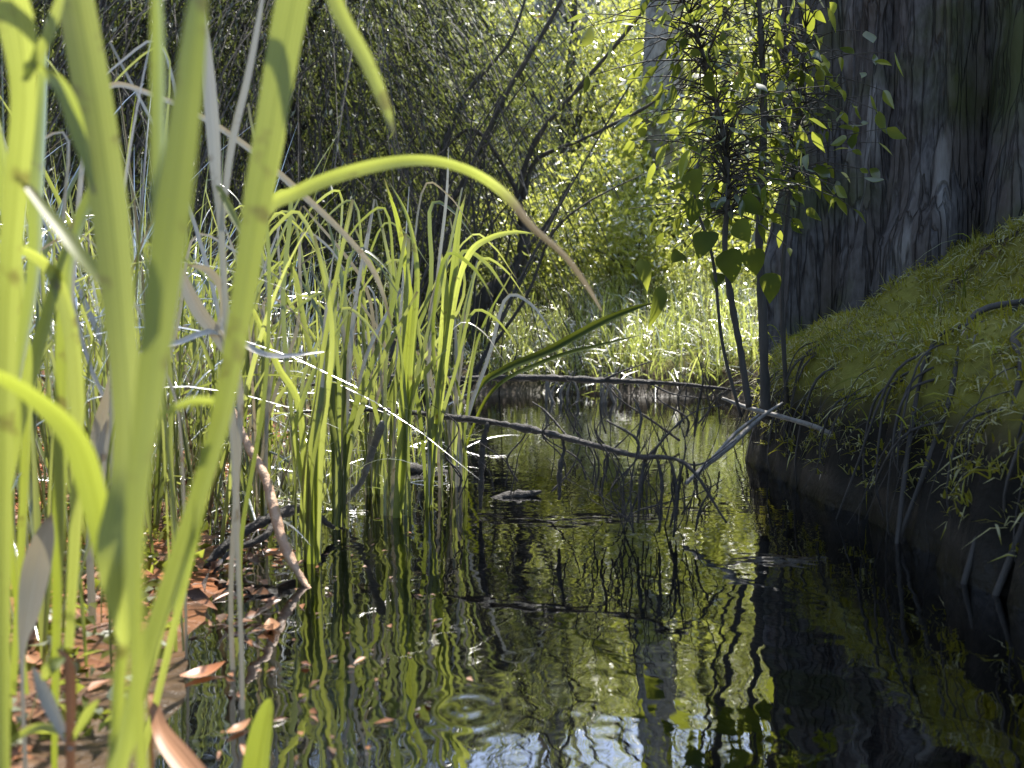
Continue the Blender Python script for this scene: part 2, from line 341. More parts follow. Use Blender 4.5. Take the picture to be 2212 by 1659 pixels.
ys = np.concatenate([np.linspace(-8, -.6, 14), np.linspace(-.5, 4, 160), np.linspace(4.06, 9, 80), np.linspace(9.3, 90, 90)])
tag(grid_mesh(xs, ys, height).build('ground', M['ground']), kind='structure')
M['water'] = water_mat([(-.05, .80, 200, .07, .0004), (-.33, 1.45, 150, .15, .0003)])
wm = MB(); wm.add([(-4, -8, 0), (5, -8, 0), (5, 9, 0), (-4, 9, 0)], [[0, 1, 2, 3]])
tag(wm.build('water', M['water']), kind='structure')

# ------------------------------------------------------------------ the great trunk on the right bank
rng = np.random.default_rng(7)
def big_tree():
    cx, cy_ = 2.22, 3.2; z0 = -.45
    root = empty('tree', (cx, cy_, gz(cx, cy_)), 'massive grey ridged tree trunk standing in shade on the mossy bank', 'tree')
    th = np.linspace(0, 2 * np.pi, 260, endpoint=False); zz = np.concatenate([np.linspace(z0, 2.6, 90), np.linspace(2.65, 8, 60)])
    T, Z = np.meshgrid(th, zz)
    rid = 0
    r_ = np.random.default_rng(4)
    for k, a in ((5, .07), (9, .07), (14, .07), (23, .07), (37, .055), (61, .035)):
        ph = r_.random() * 6.28; dr = r_.normal() * .12
        rid = rid + a * np.abs(np.sin(k * .5 * T + ph + dr * Z * 3 + .25 * np.sin(Z * 1.7 + k))) - a * .5
    hz = np.maximum(Z - .75, 0)
    flare = .09 * np.exp(-hz / .35) * (0.6 + .6 * np.sin(T * 4 + 1) ** 2)
    rad = .92 - .02 * hz + rid * 1.25 + flare + .018 * sines(T * 14, Z * 7, 8, 1.5) + .012 * sines(T * 40, Z * 16, 18, 1.2) + .04 * sines(T * 3, Z * 2, 28, 1)
    v = np.stack([cx + rad * np.cos(T) + .02 * hz, cy_ + rad * np.sin(T), Z], -1)
    n, k = T.shape; idx = np.arange(n * k).reshape(n, k); nx = np.roll(idx, -1, 1)
    mb = MB(); mb.add(v, np.stack([idx[:-1], nx[:-1], nx[1:], idx[1:]], -1)); mb.build('trunk', M['bark_big'], root)
    for i in range(4):                                   # roots creeping down the bank to the water
        t = MB(); y0 = 1.35 + i * .17 + rng.normal() * .04
        x0 = 1.25 + rng.random() * .25; pts = []
        for s in np.linspace(0, 1, 6):
            x = x0 + (.76 - x0) * s; y = y0 - .25 * s + rng.normal() * .06
            pts.append((x, y, max(gz(x, y), -.12) + .015 * (1 - s)))
        pts.append((pts[-1][0] - .03, pts[-1][1] - .02, -.15))
        tube(t, pts, np.linspace(.012, .004, len(pts)) * (.6 + .7 * rng.random()), 8, rough=.08, rng=rng); t.build('root', M['bark_dark'], root)
    for i in range(70):                                  # fine dark rootlets hanging over the wet edge
        y0 = .8 + 2.3 * rng.random(); x0 = float(xR(np.array([y0]))[0]) + .06 + .05 * rng.random(); z0 = gz(x0, y0); t = MB()
        if z0 < .05: continue
        q = rng.normal(size=2) * .05; L_ = z0 * (.5 + .7 * rng.random())
        tube(t, [(x0 + .03, y0, z0 + .004), (x0 - .06, y0 + q[0] * .4, z0 - L_ * .15), (x0 - .10 + q[1] * .3, y0 + q[0], z0 - L_ * .7), (x0 - .09 + q[1], y0 + q[0] * 1.4, z0 - L_ * 1.05)], np.array([.0026, .0024, .0018, .0008]) * (.4 + 1.2 * rng.random() ** 2), 5, m=14, rough=.08, rng=rng); t.build('root', M['bark_dark'], root)
    return root
big_tree()

# ------------------------------------------------------------------ trees behind the far bank
def tree(name, label, x, y, h, trunk_r, crown_c, crown_r, nclump, nst, nleaf, leaf, bark, rng, group='trees behind the creek', lean=(0, 0), droop=1.0, slen=.8, dens=.55, nlimb=9, tidy=1.0):
    z0 = gz(x, y); root = empty(name, (x, y, z0), label, 'tree', group)
    top = np.array([x + lean[0], y + lean[1], z0 + h]); base = np.array([x, y, z0 - .3])
    mids = [base + (top - base) * t + np.array([rng.normal(), rng.normal(), 0]) * h * .018 for t in (.25, .5, .75)]
    tm = MB(); tube(tm, [base, *mids, top], np.array([1.3, 1, .8, .55, .2]) * trunk_r, 10, m=26, rough=.04, rng=rng)
    cc = np.array([x + crown_c[0], y + crown_c[1], z0 + crown_c[2]]); cr = np.array(crown_r)
    d = nrm(rng.normal(size=(nclump, 3))); rr = rng.random(nclump) ** dens
    ctr = cc + d * rr[:, None] * cr
    ctr[:, 2] = np.maximum(ctr[:, 2], z0 + .35)
    for k in rng.choice(nclump, min(nlimb, nclump), replace=False):
        t = np.clip(.2 + .6 * rng.random(), 0, 1); s = base + (top - base) * t; e = ctr[k]
        tube(tm, [s, (s * .6 + e * .4) + [0, 0, .12 * h * rng.random()], e * .97 + s * .03, e], np.array([.45, .3, .16, .06]) * trunk_r * (1 - .5 * t), 6, m=12)
    tm.build('trunk', bark, root)
    N = nclump * nst; c = np.repeat(ctr, nst, 0); sp = cr.mean() * .16
    start = c + rng.normal(size=(N, 3)) * sp
    out = nrm(start - cc + 1e-6); sd_ = nrm(out * [1, 1, .4] * .7 + rng.normal(size=(N, 3)) * .5 + [0, 0, .25])
    Ls = slen * (.5 + rng.random(N)); t = np.linspace(.08, 1, nleaf)
    pos = start[:, None] + sd_[:, None] * (t[None, :, None] * Ls[:, None, None]); pos[:, :, 2] -= droop * (t ** 1.7)[None] * Ls[:, None]
    tan = nrm(np.gradient(pos, axis=1))
    tw = MB(); lm = MB(); kk = np.arange(0, N, 1 if tidy < 1 else 3)                     # a third of the twigs is enough to read
    pp = np.concatenate([start[kk, None], pos[kk]], 1); m = pp.shape[1]
    sv = nrm(np.cross(np.gradient(pp, axis=1), rng.normal(size=(len(kk), 1, 3)))) * (.005 if tidy < 1 else .0035)
    idx = np.arange(len(kk) * m * 2).reshape(len(kk), m, 2)
    lm.add(np.stack([pp - sv, pp + sv], 2), np.stack([idx[:, :-1, 0], idx[:, :-1, 1], idx[:, 1:, 1], idx[:, 1:, 0]], -1)); nq = len(lm.Q[0])
    jit = rng.normal(size=pos.shape) * leaf[0] * .5 * tidy
    ld = tan * .6 + rng.normal(size=pos.shape) * .55 * tidy + [0, 0, -.35 * droop]
    n = N * nleaf; rn = np.clip(np.repeat(rng.random(nclump), nst * nleaf) * .6 + rng.random(n) * .5 - .05, 0, 1)
    leaves(lm, (pos + jit).reshape(-1, 3), ld.reshape(-1, 3), leaf[0] * (.6 + .7 * rng.random(n)), leaf[1] * (.6 + .7 * rng.random(n)), rng, rnd=rn, fold=False)
    o = lm.build('crown', leaf[2], root, smooth=False); o.data.materials.append(bark)
    mi = np.zeros(len(o.data.polygons), np.int32); mi[:nq] = 1; o.data.polygons.foreach_set('material_index', mi)
    return root
DL, LL = M['dark_leaf'], M['light_leaf']
r = np.random.default_rng
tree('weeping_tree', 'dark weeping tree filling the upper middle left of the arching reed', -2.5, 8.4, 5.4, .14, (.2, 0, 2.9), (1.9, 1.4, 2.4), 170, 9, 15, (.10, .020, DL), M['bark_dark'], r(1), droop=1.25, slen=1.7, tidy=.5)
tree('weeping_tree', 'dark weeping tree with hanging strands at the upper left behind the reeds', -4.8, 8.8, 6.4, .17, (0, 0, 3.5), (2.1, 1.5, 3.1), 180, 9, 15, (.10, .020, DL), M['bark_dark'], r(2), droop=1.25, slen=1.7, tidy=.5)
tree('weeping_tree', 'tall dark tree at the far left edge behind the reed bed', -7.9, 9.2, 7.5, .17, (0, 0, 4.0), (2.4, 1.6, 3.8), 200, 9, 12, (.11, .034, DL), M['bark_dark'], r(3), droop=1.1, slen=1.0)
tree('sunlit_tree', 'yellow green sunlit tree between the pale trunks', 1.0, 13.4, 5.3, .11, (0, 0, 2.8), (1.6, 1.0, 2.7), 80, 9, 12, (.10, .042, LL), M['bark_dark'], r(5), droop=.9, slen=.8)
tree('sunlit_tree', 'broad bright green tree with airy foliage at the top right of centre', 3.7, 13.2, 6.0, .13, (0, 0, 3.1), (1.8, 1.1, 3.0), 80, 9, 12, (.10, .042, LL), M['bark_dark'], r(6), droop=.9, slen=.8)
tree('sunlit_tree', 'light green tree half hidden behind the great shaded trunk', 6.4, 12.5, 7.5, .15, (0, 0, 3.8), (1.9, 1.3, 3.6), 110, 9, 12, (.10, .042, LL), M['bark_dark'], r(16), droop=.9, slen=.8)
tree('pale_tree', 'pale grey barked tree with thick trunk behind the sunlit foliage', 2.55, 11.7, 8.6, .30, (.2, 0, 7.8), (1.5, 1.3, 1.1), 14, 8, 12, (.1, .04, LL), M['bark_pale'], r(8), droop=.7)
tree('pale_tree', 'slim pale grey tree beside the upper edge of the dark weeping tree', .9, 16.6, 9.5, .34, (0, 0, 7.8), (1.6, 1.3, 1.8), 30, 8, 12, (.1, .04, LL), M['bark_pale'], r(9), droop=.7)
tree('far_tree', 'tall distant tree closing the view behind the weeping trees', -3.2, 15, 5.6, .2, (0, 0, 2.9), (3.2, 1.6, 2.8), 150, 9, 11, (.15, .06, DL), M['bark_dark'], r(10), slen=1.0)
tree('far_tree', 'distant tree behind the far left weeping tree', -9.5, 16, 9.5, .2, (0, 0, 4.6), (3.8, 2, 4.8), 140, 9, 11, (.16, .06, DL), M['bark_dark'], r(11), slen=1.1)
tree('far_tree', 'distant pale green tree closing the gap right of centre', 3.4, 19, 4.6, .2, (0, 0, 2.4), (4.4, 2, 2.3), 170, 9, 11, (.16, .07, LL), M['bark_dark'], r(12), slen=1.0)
fw = MB(); rf = r(14); n = 70000; x = rf.uniform(-26, 26, n); y = 17 + rf.random(n) ** 1.2 * 17
leaves(fw, np.stack([x, y, height(x, y) + rf.random(n) ** 2 * 1.1], 1), rf.normal(size=(n, 3)) + [0, -.4, -.4], .22 * (.6 + rf.random(n)), .10 * (.6 + rf.random(n)), rf, fold=False,
       rnd=np.clip(.5 + .3 * sines(x, y, 15, 1.1) + .2 * rf.normal(size=n), 0, 1))
tag(fw.build('far_wood', M['hill_leaf']), 'far wooded hillside rising behind all the trees', 'wood', kind='stuff')

def stem_tree(label, stems, crown, leaf, rng):
    """a crooked tree drawn stem by stem: (px, py, depth, thickness px); leaf clumps hang along its upper limbs"""
    b = P(*stems[0][0][:3]); b[2] = gz(b[0], b[1]); root = empty('leaning_tree', b, label, 'tree', 'trees behind the creek'); pts = []
    for i, st in enumerate(stems):
        c = [P(*p[:3]) for p in st]
        if i == 0: c = [np.array([b[0], b[1], b[2] - .1])] + c; wd = [st[0][3]] + [p[3] for p in st]
        else: wd = [p[3] for p in st]
        mb = MB(); tube(mb, c, [w * st[0][2] / F / 2 for w in wd], 9, m=9 * len(c), rough=.12, rng=rng); mb.build('trunk' if i == 0 else 'limb', M['bark_dark'], root)
        pts.append(catmull(np.array(c), 40)[15:])
    pts = np.vstack(pts); n = crown * 22; ctr = np.repeat(pts[rng.integers(0, len(pts), crown)] + rng.normal(size=(crown, 3)) * .22, 22, 0)
    pos = ctr + rng.normal(size=(n, 3)) * [.12, .12, .2]; lm = MB()
    leaves(lm, pos, rng.normal(size=(n, 3)) * .6 + [0, 0, -.6], leaf[0] * (.6 + .7 * rng.random(n)), leaf[1] * (.6 + .7 * rng.random(n)), rng, fold=False)
    lm.build('crown', leaf[2], root, smooth=False)
stem_tree('crooked dark tree leaning right over the far bank with thin limbs across the bright foliage', [
    [(985, 800, 6.9, 40), (1015, 725, 6.9, 36), (1050, 642, 6.9, 36), (1115, 585, 6.9, 32), (1134, 500, 6.9, 24), (1120, 420, 6.9, 16), (1160, 300, 6.8, 11), (1250, 190, 6.7, 9), (1360, 60, 6.6, 8), (1450, -70, 6.5, 5)],
    [(1130, 430, 6.9, 12), (1160, 345, 6.9, 9), (1260, 300, 6.8, 7), (1400, 228, 6.7, 6), (1500, 150, 6.6, 3)],
    [(1045, 650, 6.9, 20), (1090, 640, 6.85, 14), (1125, 560, 6.8, 11), (1190, 470, 6.75, 8), (1240, 380, 6.7, 4)],
    [(1120, 420, 6.9, 10), (1070, 330, 6.9, 9), (1010, 280, 6.9, 7), (920, 370, 6.9, 3)]], 34, (.075, .028, DL), r(4))
stem_tree('dark slanting trunk standing left of the crooked leaning tree', [
    [(825, 790, 7.0, 34), (845, 690, 7.0, 34), (882, 600, 7.0, 28), (955, 470, 7.0, 16), (1030, 340, 7.0, 13), (1090, 210, 7.0, 11), (1180, 60, 7.0, 9), (1260, -90, 7.0, 8)],
    [(960, 460, 7.0, 16), (960, 330, 7.0, 13), (1010, 200, 7.0, 10), (1100, 90, 7.0, 7), (1150, -50, 7.0, 4)],
    [(885, 600, 7.0, 14), (850, 480, 7.0, 12), (790, 350, 7.0, 9), (760, 200, 7.0, 5)]], 50, (.08, .028, DL), r(17))

# ------------------------------------------------------------------ shrubs on the banks
def shrub(label, x, y, rx, rz, nclump, leaf, rng, lo=.3, cat='shrub'):
    z0 = gz(x, y); root = empty('shrub', (x, y, z0), label, cat, 'shrubs along the banks')
    st = MB(); lm = MB(); d = nrm(rng.normal(size=(nclump, 3))); d[:, 2] = np.abs(d[:, 2])
    ctr = np.array([x, y, z0 + .05]) + d * (rng.random(nclump) ** .5)[:, None] * [rx, rx, rz]
    for c in ctr[:18]:
        tube(st, [(x, y, z0 - .05), (np.array([x, y, z0]) * .5 + c * .5) + [0, 0, .1], c], [.014, .009, .003], 5, m=9)
    st.build('stems', M['bark_dark'], root)
    n = 60; pos = np.repeat(ctr, n, 0) + rng.normal(size=(nclump * n, 3)) * rx * .17; pos[:, 2] = np.maximum(pos[:, 2], z0 + .03)
    leaves(lm, pos, rng.normal(size=pos.shape) + [0, 0, -.3], leaf[0] * (.6 + .8 * rng.random(len(pos))), leaf[1] * (.6 + .8 * rng.random(len(pos))), rng, fold=False)
    lm.build('foliage', leaf[2], root, smooth=False)
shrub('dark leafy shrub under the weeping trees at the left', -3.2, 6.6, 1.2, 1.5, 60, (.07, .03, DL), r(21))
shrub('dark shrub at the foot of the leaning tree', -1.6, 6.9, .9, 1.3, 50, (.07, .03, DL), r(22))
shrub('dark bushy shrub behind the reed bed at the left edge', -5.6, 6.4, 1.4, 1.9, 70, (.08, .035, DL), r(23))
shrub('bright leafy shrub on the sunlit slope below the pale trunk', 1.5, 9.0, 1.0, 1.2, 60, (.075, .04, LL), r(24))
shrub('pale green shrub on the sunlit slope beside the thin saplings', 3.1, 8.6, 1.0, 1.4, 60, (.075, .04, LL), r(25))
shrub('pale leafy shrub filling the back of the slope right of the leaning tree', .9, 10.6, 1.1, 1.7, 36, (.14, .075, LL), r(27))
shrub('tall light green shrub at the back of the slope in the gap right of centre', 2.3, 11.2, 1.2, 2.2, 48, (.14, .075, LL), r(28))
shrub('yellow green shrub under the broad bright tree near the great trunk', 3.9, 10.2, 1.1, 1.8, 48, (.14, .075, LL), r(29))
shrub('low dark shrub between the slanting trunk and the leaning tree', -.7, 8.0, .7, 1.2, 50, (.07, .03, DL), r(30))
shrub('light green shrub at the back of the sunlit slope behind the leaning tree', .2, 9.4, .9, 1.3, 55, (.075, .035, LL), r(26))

# ------------------------------------------------------------------ sunlit grass of the far slope, moss of the right bank
g = MB(); rg = r(31)
for k in range(1050):
    x = rg.uniform(-1.9, 4.2); y = 6.0 + rg.random() ** 1.3 * 3.6; z = gz(x, y)
    if z < .03: continue
    tuft(g, (x, y, z - .02), 16, .30 + .25 * rg.random(), .010, rg, spread=.45, droop=.75, m=5, dead=.12, brad=.07)
tag(g.build('grass', M['grass']), 'sunlit long grass covering the slope beyond the creek', 'grass', kind='stuff')
mo = MB(); rm = r(32)
n = 12000; x = rm.uniform(.8, 2.7, n); y = rm.uniform(.7, 3.2, n); z = height(x, y)
msk = (sines(x, y, 41, 7) + .6 * sines(x, y, 42, 25) + np.clip((z - .12) * 4, -1, .9) > -.25) & (z > .07)
for px_, py_, pz_ in zip(x[msk], y[msk], z[msk]):
    tuft(mo, (px_, py_, pz_ - .006), 9, .018 + .034 * rm.random() + (.06 * rm.random() if rm.random() < .08 else 0), .0042, rm, spread=.75, droop=.7, m=3, dead=.03, brad=.012, lean=(-.25, -.2))
tag(mo.build('moss', M['moss']), 'short fuzzy olive moss carpeting the shaded right bank', 'moss', kind='stuff')
lt = MB(); rl = r(34); n = 5200; x = rl.uniform(-1.9, -.2, n); y = rl.uniform(.35, 3.2, n); k = (x < xL(y) + .10) & (sines(x, y, 39, 5) > -.5); x, y = x[k], y[k]; n = len(x)
leaves(lt, np.stack([x, y, np.maximum(height(x, y), -.002) + .012 * rl.random(n)], 1), rl.normal(size=(n, 3)) * [1, 1, .18], .016 + .035 * rl.random(n), .006 + .016 * rl.random(n), rl, flat=np.array([0, 0, 1.]))
tag(lt.build('leaf_litter', M['litter']), 'rusty brown leaf litter and bits of rotting reed on the left shore', 'leaf litter', kind='stuff')
gc = MB(); rc = r(35); n = 3500; x = rc.uniform(-1.6, -.2, n); y = rc.uniform(.35, 1.5, n); k = (x < xL(y) - .03) & (sines(x, y, 36, 6) > -.35); x, y = x[k], y[k]; n = len(x)
leaves(gc, np.stack([x, y, height(x, y) + .05 * rc.random(n) ** 1.5], 1), rc.normal(size=(n, 3)) * [1, 1, .35], .014 + .018 * rc.random(n), .010 + .010 * rc.random(n), rc)
tag(gc.build('ground_cover', M['vine_leaf']), 'small round leaved ground cover on the near left bank', 'ground cover', kind='stuff')
hg = MB(); rh = r(37)
for k in range(46):
    y = .8 + 2.2 * rh.random(); x = .80 + .14 * rh.random() + float(xR(np.array([y]))[0]) - .82; z = gz(x + .08, y)
    if z < .06: continue
    tuft(hg, (x + .05, y, z - .01), 7, .06 + .09 * rh.random(), .003, rh, spread=.5, droop=1.5, m=6, dead=.12, brad=.02, lean=(-.5, -.2))
for k in range(24):
    y = 1.0 + 2.0 * rh.random(); x = 1.0 + 1.0 * rh.random(); z = gz(x, y)
    tuft(hg, (x, y, z - .01), 8, .08 + .12 * rh.random(), .004, rh, spread=.6, droop=.9, m=6, dead=.05, brad=.02)
tag(hg.build('bank_grass', M['vine_leaf']), 'fine grass hanging from the edge of the mossy right bank', 'grass', kind='stuff')

# ------------------------------------------------------------------ reed bed and sedge of the left bank
spots = [  # x, y, blades, length, width, label
    (-1.55, 2.9, 80, 1.15, .011, 'tall sedge clump behind the two nearest green blades'),
    (-2.3, 3.2, 90, 1.3, .012, 'tall sedge clump at the left edge of the photo under the dark trees'),
    (-1.15, 3.7, 70, 1.0, .010, 'sedge clump on the left shore just behind the arching reed'),
    (-1.9, 4.2, 90, 1.3, .012, 'dense sedge clump in front of the dark weeping tree'),
    (-2.9, 4.6, 90, 1.4, .013, 'high sedge clump deep in the left reed bed'),
    (-1.45, 5.1, 80, 1.1, .011, 'sedge clump on the far left shore beside the leaning trunk'),
    (-.95, 5.9, 70, .8, .010, 'low sedge clump at the corner where left shore meets the grassy slope'),
    (-3.8, 5.4, 90, 1.5, .014, 'tallest sedge clump at the back of the left reed bed'),
    (-1.0, 1.9, 70, 1.0, .009, 'loose sedge clump rising from the rusty mud'),
    (-1.45, 1.75, 100, 1.15, .011, 'sedge clump at the left edge behind the blurred foreground blades'),
    (-.78, 1.3, 34, .75, .008, 'thin sedge tuft at the water edge between the foreground blades'),
    (-1.0, 1.05, 40, .9, .009, 'sedge tuft in the lower left corner behind the pale dead leaf'),
    (-1.9, 2.2, 110, 1.35, .011, 'tall sedge clump left of the tall green reed half way back'),
    (-1.25, 2.4, 90, 1.15, .010, 'sedge clump behind the looped white dead leaf'),
    (-2.6, 2.5, 80, 1.5, .012, 'very tall sedge clump cut by the left edge of the photo'),
    (-.95, 2.75, 50, 1.0, .009, 'sedge clump at the water edge behind the slim reed cluster'),
    (-.75, 3.5, 50, .85, .009, 'small sedge clump in shallow water behind the broad dark reed'),
    (-.9, 1.55, 60, 1.15, .009, 'wispy sedge clump right behind the two broadest foreground blades'),
    (-.72, 1.62, 60, 1.0, .008, 'fine sedge clump at the mud edge between the tall green reed and the upright reeds'),
    (-.62, 2.15, 60, .95, .008, 'fine sedge clump in shallow water behind the upright reeds'),
    (-.5, 2.6, 50, .85, .008, 'fine sedge clump behind the upper long dark branch'),
    (-1.15, 1.35, 80, 1.15, .009, 'bushy sedge clump at the left edge low behind the olive shaded reeds'),
    (-.78, 1.05, 50, .8, .008, 'bright sedge tuft just behind the pointed reed leaf'),
    (-1.6, 3.5, 90, 1.35, .011, 'tall sedge clump behind the long dry pale blade'),
    (-.66, 1.75, 60, .50, .007, 'low sprawling sedge tuft over the waterline left of the upright reeds'),
    (-.50, 2.25, 70, .50, .007, 'low sprawling sedge tuft over the waterline under the arching leaf'),
    (-.42, 2.85, 70, .50, .007, 'low sprawling sedge tuft where the upper branch leaves the left shore'),
    (-.80, 2.0, 60, .55, .007, 'low sprawling sedge tuft on the rusty mud behind the peeled stalk'),
    (-.55, 3.4, 70, .55, .008, 'low sprawling sedge tuft left of the leaning trunk foot'),
    (-.62, .80, 30, .5, .007, 'short grass tuft on the near bank in the lower left corner'),
]
for i, (x, y, n, L_, w_, lab) in enumerate(spots):
    mb = MB(); rr = r(100 + i); tuft(mb, (x, y, gz(x, y) - .03), n, L_, w_, rr, spread=.8 if 'sprawling' in lab else .38 if x < -.85 else .2, droop=.7 if x < -.85 or 'sprawling' in lab else .35, m=12, dead=.2 if y > 1.4 else .04, brad=.10)
    tag(mb.build('sedge_clump', M['sedge'], local=(x, y, gz(x, y))), lab, 'sedge', 'sedge clumps on the left bank')

def plant(name, label, cat, base, blades, group=None, mat='reed', part='leaf'):
    """a plant of separately seen leaves: each blade is a list of (px, py, depth, width px) on the 2212 grid"""
    root = empty(name, base, label, cat, group)
    for b in blades:
        kw = dict(b[1]) if isinstance(b, tuple) else {}
        pts = b[0] if isinstance(b, tuple) else b
        mm = kw.pop('mat', mat); pn = kw.pop('part', part); lb = kw.pop('label', None)
        c = [P(p[0], p[1], p[2]) for p in pts]; w = [p[3] * p[2] / F for p in pts]
        rooted = kw.pop('rooted', False)
        if b is blades[0] or rooted:
            g0 = max(gz(c[0][0], c[0][1]), -.08)
            if c[0][2] > g0 + .02: c = [np.array([c[0][0], c[0][1], g0 - .01])] + c; w = [w[0]] + w
        kw.setdefault('dead', lambda t: np.clip((t - .93) / .05, 0, .9)); mb = MB(); ribbon(mb, c, w, **kw); o = mb.build(pn, M[mm], root)
        if lb: o['label'] = lb
    return root
def ground_at(px, py, Y):
    p = P(px, py, Y); p[2] = gz(p[0], p[1]); return p

FG = 'broad reeds close to the camera'
plant('reed', 'broad bright blurred reed whose leaf meets its stem in a point low at the left', 'reed', ground_at(235, 1900, 0.436), [
    ([(150, 2250, 0.436, 24), (238, 1700, 0.436, 24), (255, 1500, 0.436, 26), (264, 1370, 0.436, 26)], dict(part='stem', fold=.3)),
    ([(266, 1400, 0.429, 12), (262, 1300, 0.422, 60), (258, 1180, 0.422, 88), (275, 1050, 0.436, 68), (278, 900, 0.442, 58), (262, 700, 0.449, 62), (238, 450, 0.462, 74), (205, 220, 0.475, 74), (165, 0, 0.488, 70), (120, -220, 0.502, 60), (60, -420, 0.528, 5)], dict(twist=(.35, .1), rnd=1.0)),
    ([(258, 1380, 0.442, 7), (228, 1200, 0.442, 42), (202, 1060, 0.436, 59), (165, 950, 0.429, 59), (85, 865, 0.422, 46), (-30, 800, 0.409, 31), (-160, 800, 0.396, 6)], dict(twist=(.2, .9), rnd=.2)),
], FG)
plant('reed', 'tall green reed crossing the photo from bottom left up to the top', 'reed', ground_at(190, 1900, .42), [
    ([(150, 2050, .42, 26), (255, 1670, .42, 36), (290, 1500, .42, 38), (355, 1290, .43, 39), (428, 1070, .44, 40), (482, 880, .45, 43), (524, 650, .46, 50), (558, 430, .47, 58), (594, 220, .48, 62), (634, 0, .49, 67), (690, -260, .5, 52), (750, -520, .52, 4)], dict(twist=(-.5, .35), rnd=.7)),
    ([(450, 1010, .45, 14), (420, 1150, .44, 31), (390, 1260, .44, 26), (370, 1330, .44, 5)], dict(twist=.8, rnd=.2)),
    ([(490, 870, .46, 17), (420, 865, .45, 21), (360, 890, .44, 15), (320, 920, .43, 3)], dict(twist=.5, rnd=.4)),
], FG)
plant('reed', 'narrow pale reed between the two broadest foreground blades', 'reed', ground_at(300, 1800, 0.320), [
    ([(330, 2000, 0.320, 24), (300, 1500, 0.320, 34), (293, 1150, 0.328, 44), (315, 930, 0.336, 54), (342, 710, 0.344, 64), (366, 500, 0.352, 72), (392, 300, 0.360, 64), (420, 60, 0.368, 50), (445, -150, 0.376, 8)], dict(twist=(.9, -.6), rnd=.55)),
    ([(340, 720, 0.344, 20), (345, 420, 0.360, 44), (345, 170, 0.376, 46), (340, -30, 0.384, 30), (330, -160, 0.392, 4)], dict(twist=.9, rnd=.1)),
], FG)
plant('reed', 'green reed at the top left edge with a forked pale joint', 'reed', ground_at(-40, 1700, .50), [
    ([(10, 1900, .5, 20), (5, 1300, .5, 30), (14, 700, .49, 40), (34, 420, .48, 44), (52, 200, .47, 48), (30, 20, .46, 74), (-30, -120, .45, 50), (-80, -240, .44, 4)], dict(twist=(-.3, .5), rnd=.85)),
    ([(58, 170, .47, 14), (100, 90, .47, 26), (128, 10, .47, 20), (150, -80, .47, 4)], dict(twist=.6, rnd=.9)),
    ([(60, 130, .47, 12), (135, 190, .46, 36), (175, 300, .46, 34), (205, 420, .46, 5)], dict(twist=-.5, rnd=.3)),
    ([(40, 380, .48, 14), (110, 470, .48, 34), (180, 560, .48, 40), (250, 640, .49, 34), (300, 700, .5, 5)], dict(twist=.7, rnd=.9)),
], FG)
plant('reed', 'olive reeds in half shade at the left edge of the photo', 'reed', ground_at(60, 1700, .62), [
    ([(120, 1600, .62, 20), (135, 1000, .62, 44), (142, 720, .62, 44), (150, 560, .62, 40), (200, 420, .63, 36), (260, 300, .64, 8)], dict(twist=.9, rnd=.0)),
    ([(-30, 1300, .6, 30), (20, 1000, .6, 34), (70, 800, .6, 30), (120, 620, .6, 24), (160, 470, .6, 5)], dict(twist=.4, rnd=.5)),
    ([(60, 1500, .64, 20), (20, 1000, .64, 36), (75, 620, .64, 50), (85, 400, .64, 60), (95, 200, .66, 40), (100, 40, .66, 6)], dict(twist=1.1, rnd=.0)),
    ([(150, 1400, .6, 20), (170, 1000, .6, 30), (160, 750, .6, 34), (120, 600, .6, 30), (50, 540, .59, 22), (-30, 530, .58, 5)], dict(twist=.5, rnd=.9)),
    ([(30, 1500, .66, 18), (60, 900, .66, 26), (40, 600, .66, 40), (5, 350, .66, 40), (-30, 150, .66, 6)], dict(twist=.8, rnd=.3)),
], FG)
plant('reed', 'single bright blade curving in from the top of the photo left of centre', 'reed', ground_at(200, 1880, .60), [
    ([(200, 1880, .60, 14), (425, 1080, .58, 22), (520, 650, .565, 26), (600, 300, .55, 30), (640, -140, .54, 36), (680, -120, .53, 36), (730, 20, .53, 34), (790, 130, .53, 31), (830, 225, .53, 24), (852, 292, .53, 3)], dict(twist=(.2, .2), rnd=1.0))], FG)
plant('reed', 'long reed leaf arching over the water with a pale bent tip', 'reed', ground_at(270, 1800, .66), [
    ([(270, 1800, .66, 14), (440, 1080, .64, 20), (515, 640, .63, 25), (570, 462, .63, 30), (640, 418, .63, 30), (730, 380, .64, 28), (820, 356, .65, 26), (900, 346, .67, 22), (970, 354, .69, 20), (1040, 382, .72, 20), (1100, 428, .75, 20), (1150, 490, .79, 15), (1220, 552, .84, 13), (1270, 620, .88, 11), (1300, 672, .92, 3)], dict(twist=(.5, -.5), rnd=.85, m=56, dead=lambda t: np.clip((t - .66) / .08, 0, 1)))], FG)  # sheen on the bent tip put into the colour through the dry tone

